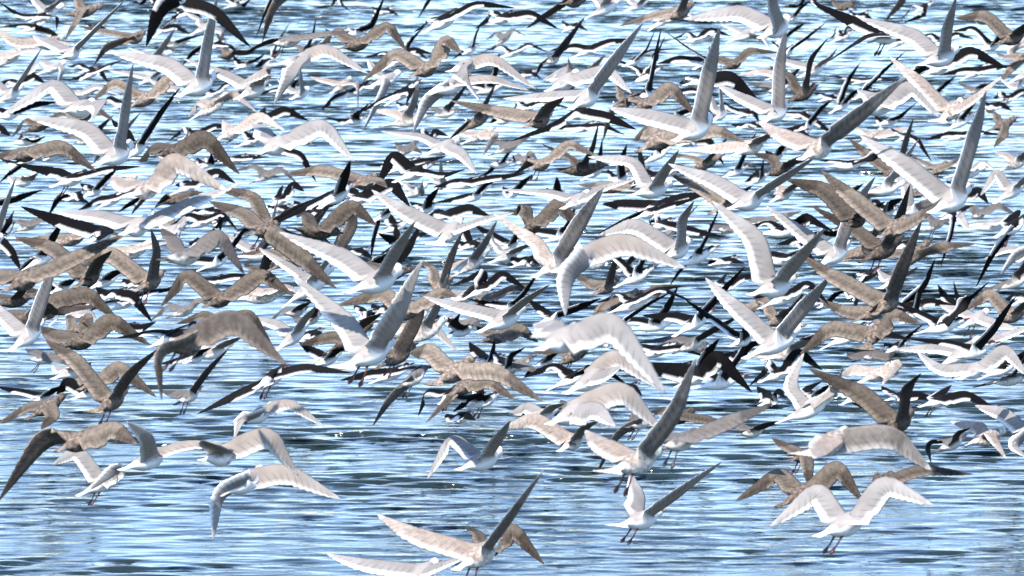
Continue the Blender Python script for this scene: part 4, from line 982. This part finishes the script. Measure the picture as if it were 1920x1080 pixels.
K 511 467 592 438 523 430 487 473 6 591 428 624 463 3 | black-backed gull, both wings arched, right of the longest-winged brown gull
M 845 523 920 469 854 496 810 519 5 912 458 933 412 6 | mottled pale gull, wings flat-and-upright, below right of the back-view white gull
K 1152 540 1227 503 1162 487 1112 449 5 1214 470 1222 406 4 | black-backed gull, wings in steep V, right of the wide-arch-winged white gull
B 37 252 104 223 49 222 22 257 5 115 210 168 230 4 | brown gull, both wings arched, left of the left-edge V-winged white gull
K 413 306 466 293 421 296 389 306 3 471 295 504 294 4 | small black-backed gull, wings flat, above the longest-winged brown gull
K 1271 80 1333 71 1291 61 1263 72 4 1332 52 1371 68 6 | small black-backed gull, both wings arched, above the tallest upright-winged white gull
G 1866 547 1936 513 1878 533 1838 546 3 1929 492 1948 444 6 | grey-winged gull, wings flat-and-upright, far below right of the right-edge V-winged white gull
K 1090 339 1137 309 1090 313 1051 317 6 1127 294 1130 258 5 | black-backed gull, wings flat-and-upright, above the wide-arch-winged white gull
K 375 186 423 169 383 165 354 177 6 425 155 461 165 4 | topmost small black-backed gull, both wings arched, below right of the upper-left V-winged white gull
K 1659 97 1710 61 1664 65 1630 79 4 1710 60 1735 80 6 | small black-backed gull, both wings arched, left of the top-right V-winged white gull
K 1188 675 1268 645 1196 648 1141 654 4 1275 650 1323 669 4 | black-backed gull, wings arched-and-flat, above left of the big arch-winged black gull
B 1573 490 1670 454 1590 477 1534 493 6 1648 429 1665 377 5 | brown gull, wings flat-and-upright, left of the tail-on brown gull
B 1668 514 1746 454 1680 472 1632 484 6 1762 459 1827 458 6 | brown gull, wings flat, right of the tail-on brown gull
K 908 312 961 305 921 321 896 339 4 954 288 972 261 3 | black-backed gull, wings steeply banked, above right of the back-view white gull
M 717 237 802 220 739 210 693 205 6 782 187 784 133 6 | mottled pale gull, wings flat-and-upright, below the upper-middle dark brown gull
K 1352 335 1403 312 1365 330 1341 343 3 1398 289 1418 249 5 | black-backed gull, wings up-and-down, below right of the tallest upright-winged white gull
B 96 239 185 210 122 205 85 230 4 179 201 216 228 5 | brown gull, both wings arched, above left of the left-edge V-winged white gull
K 1185 349 1269 323 1208 320 1183 354 5 1269 310 1318 325 4 | black-backed gull, both wings arched, below left of the tallest upright-winged white gull
K 1136 590 1226 555 1163 551 1121 567 3 1235 539 1299 565 3 | black-backed gull, both wings arched, below right of the wide-arch-winged white gull
K 884 178 945 160 896 159 860 156 6 931 138 937 98 6 | small black-backed gull, wings flat-and-upright, right of the upper-middle dark brown gull
"""
for idx, row in enumerate(r for r in FLOCK.strip().split("\n") if r.strip()):
    make_bird(row, idx)
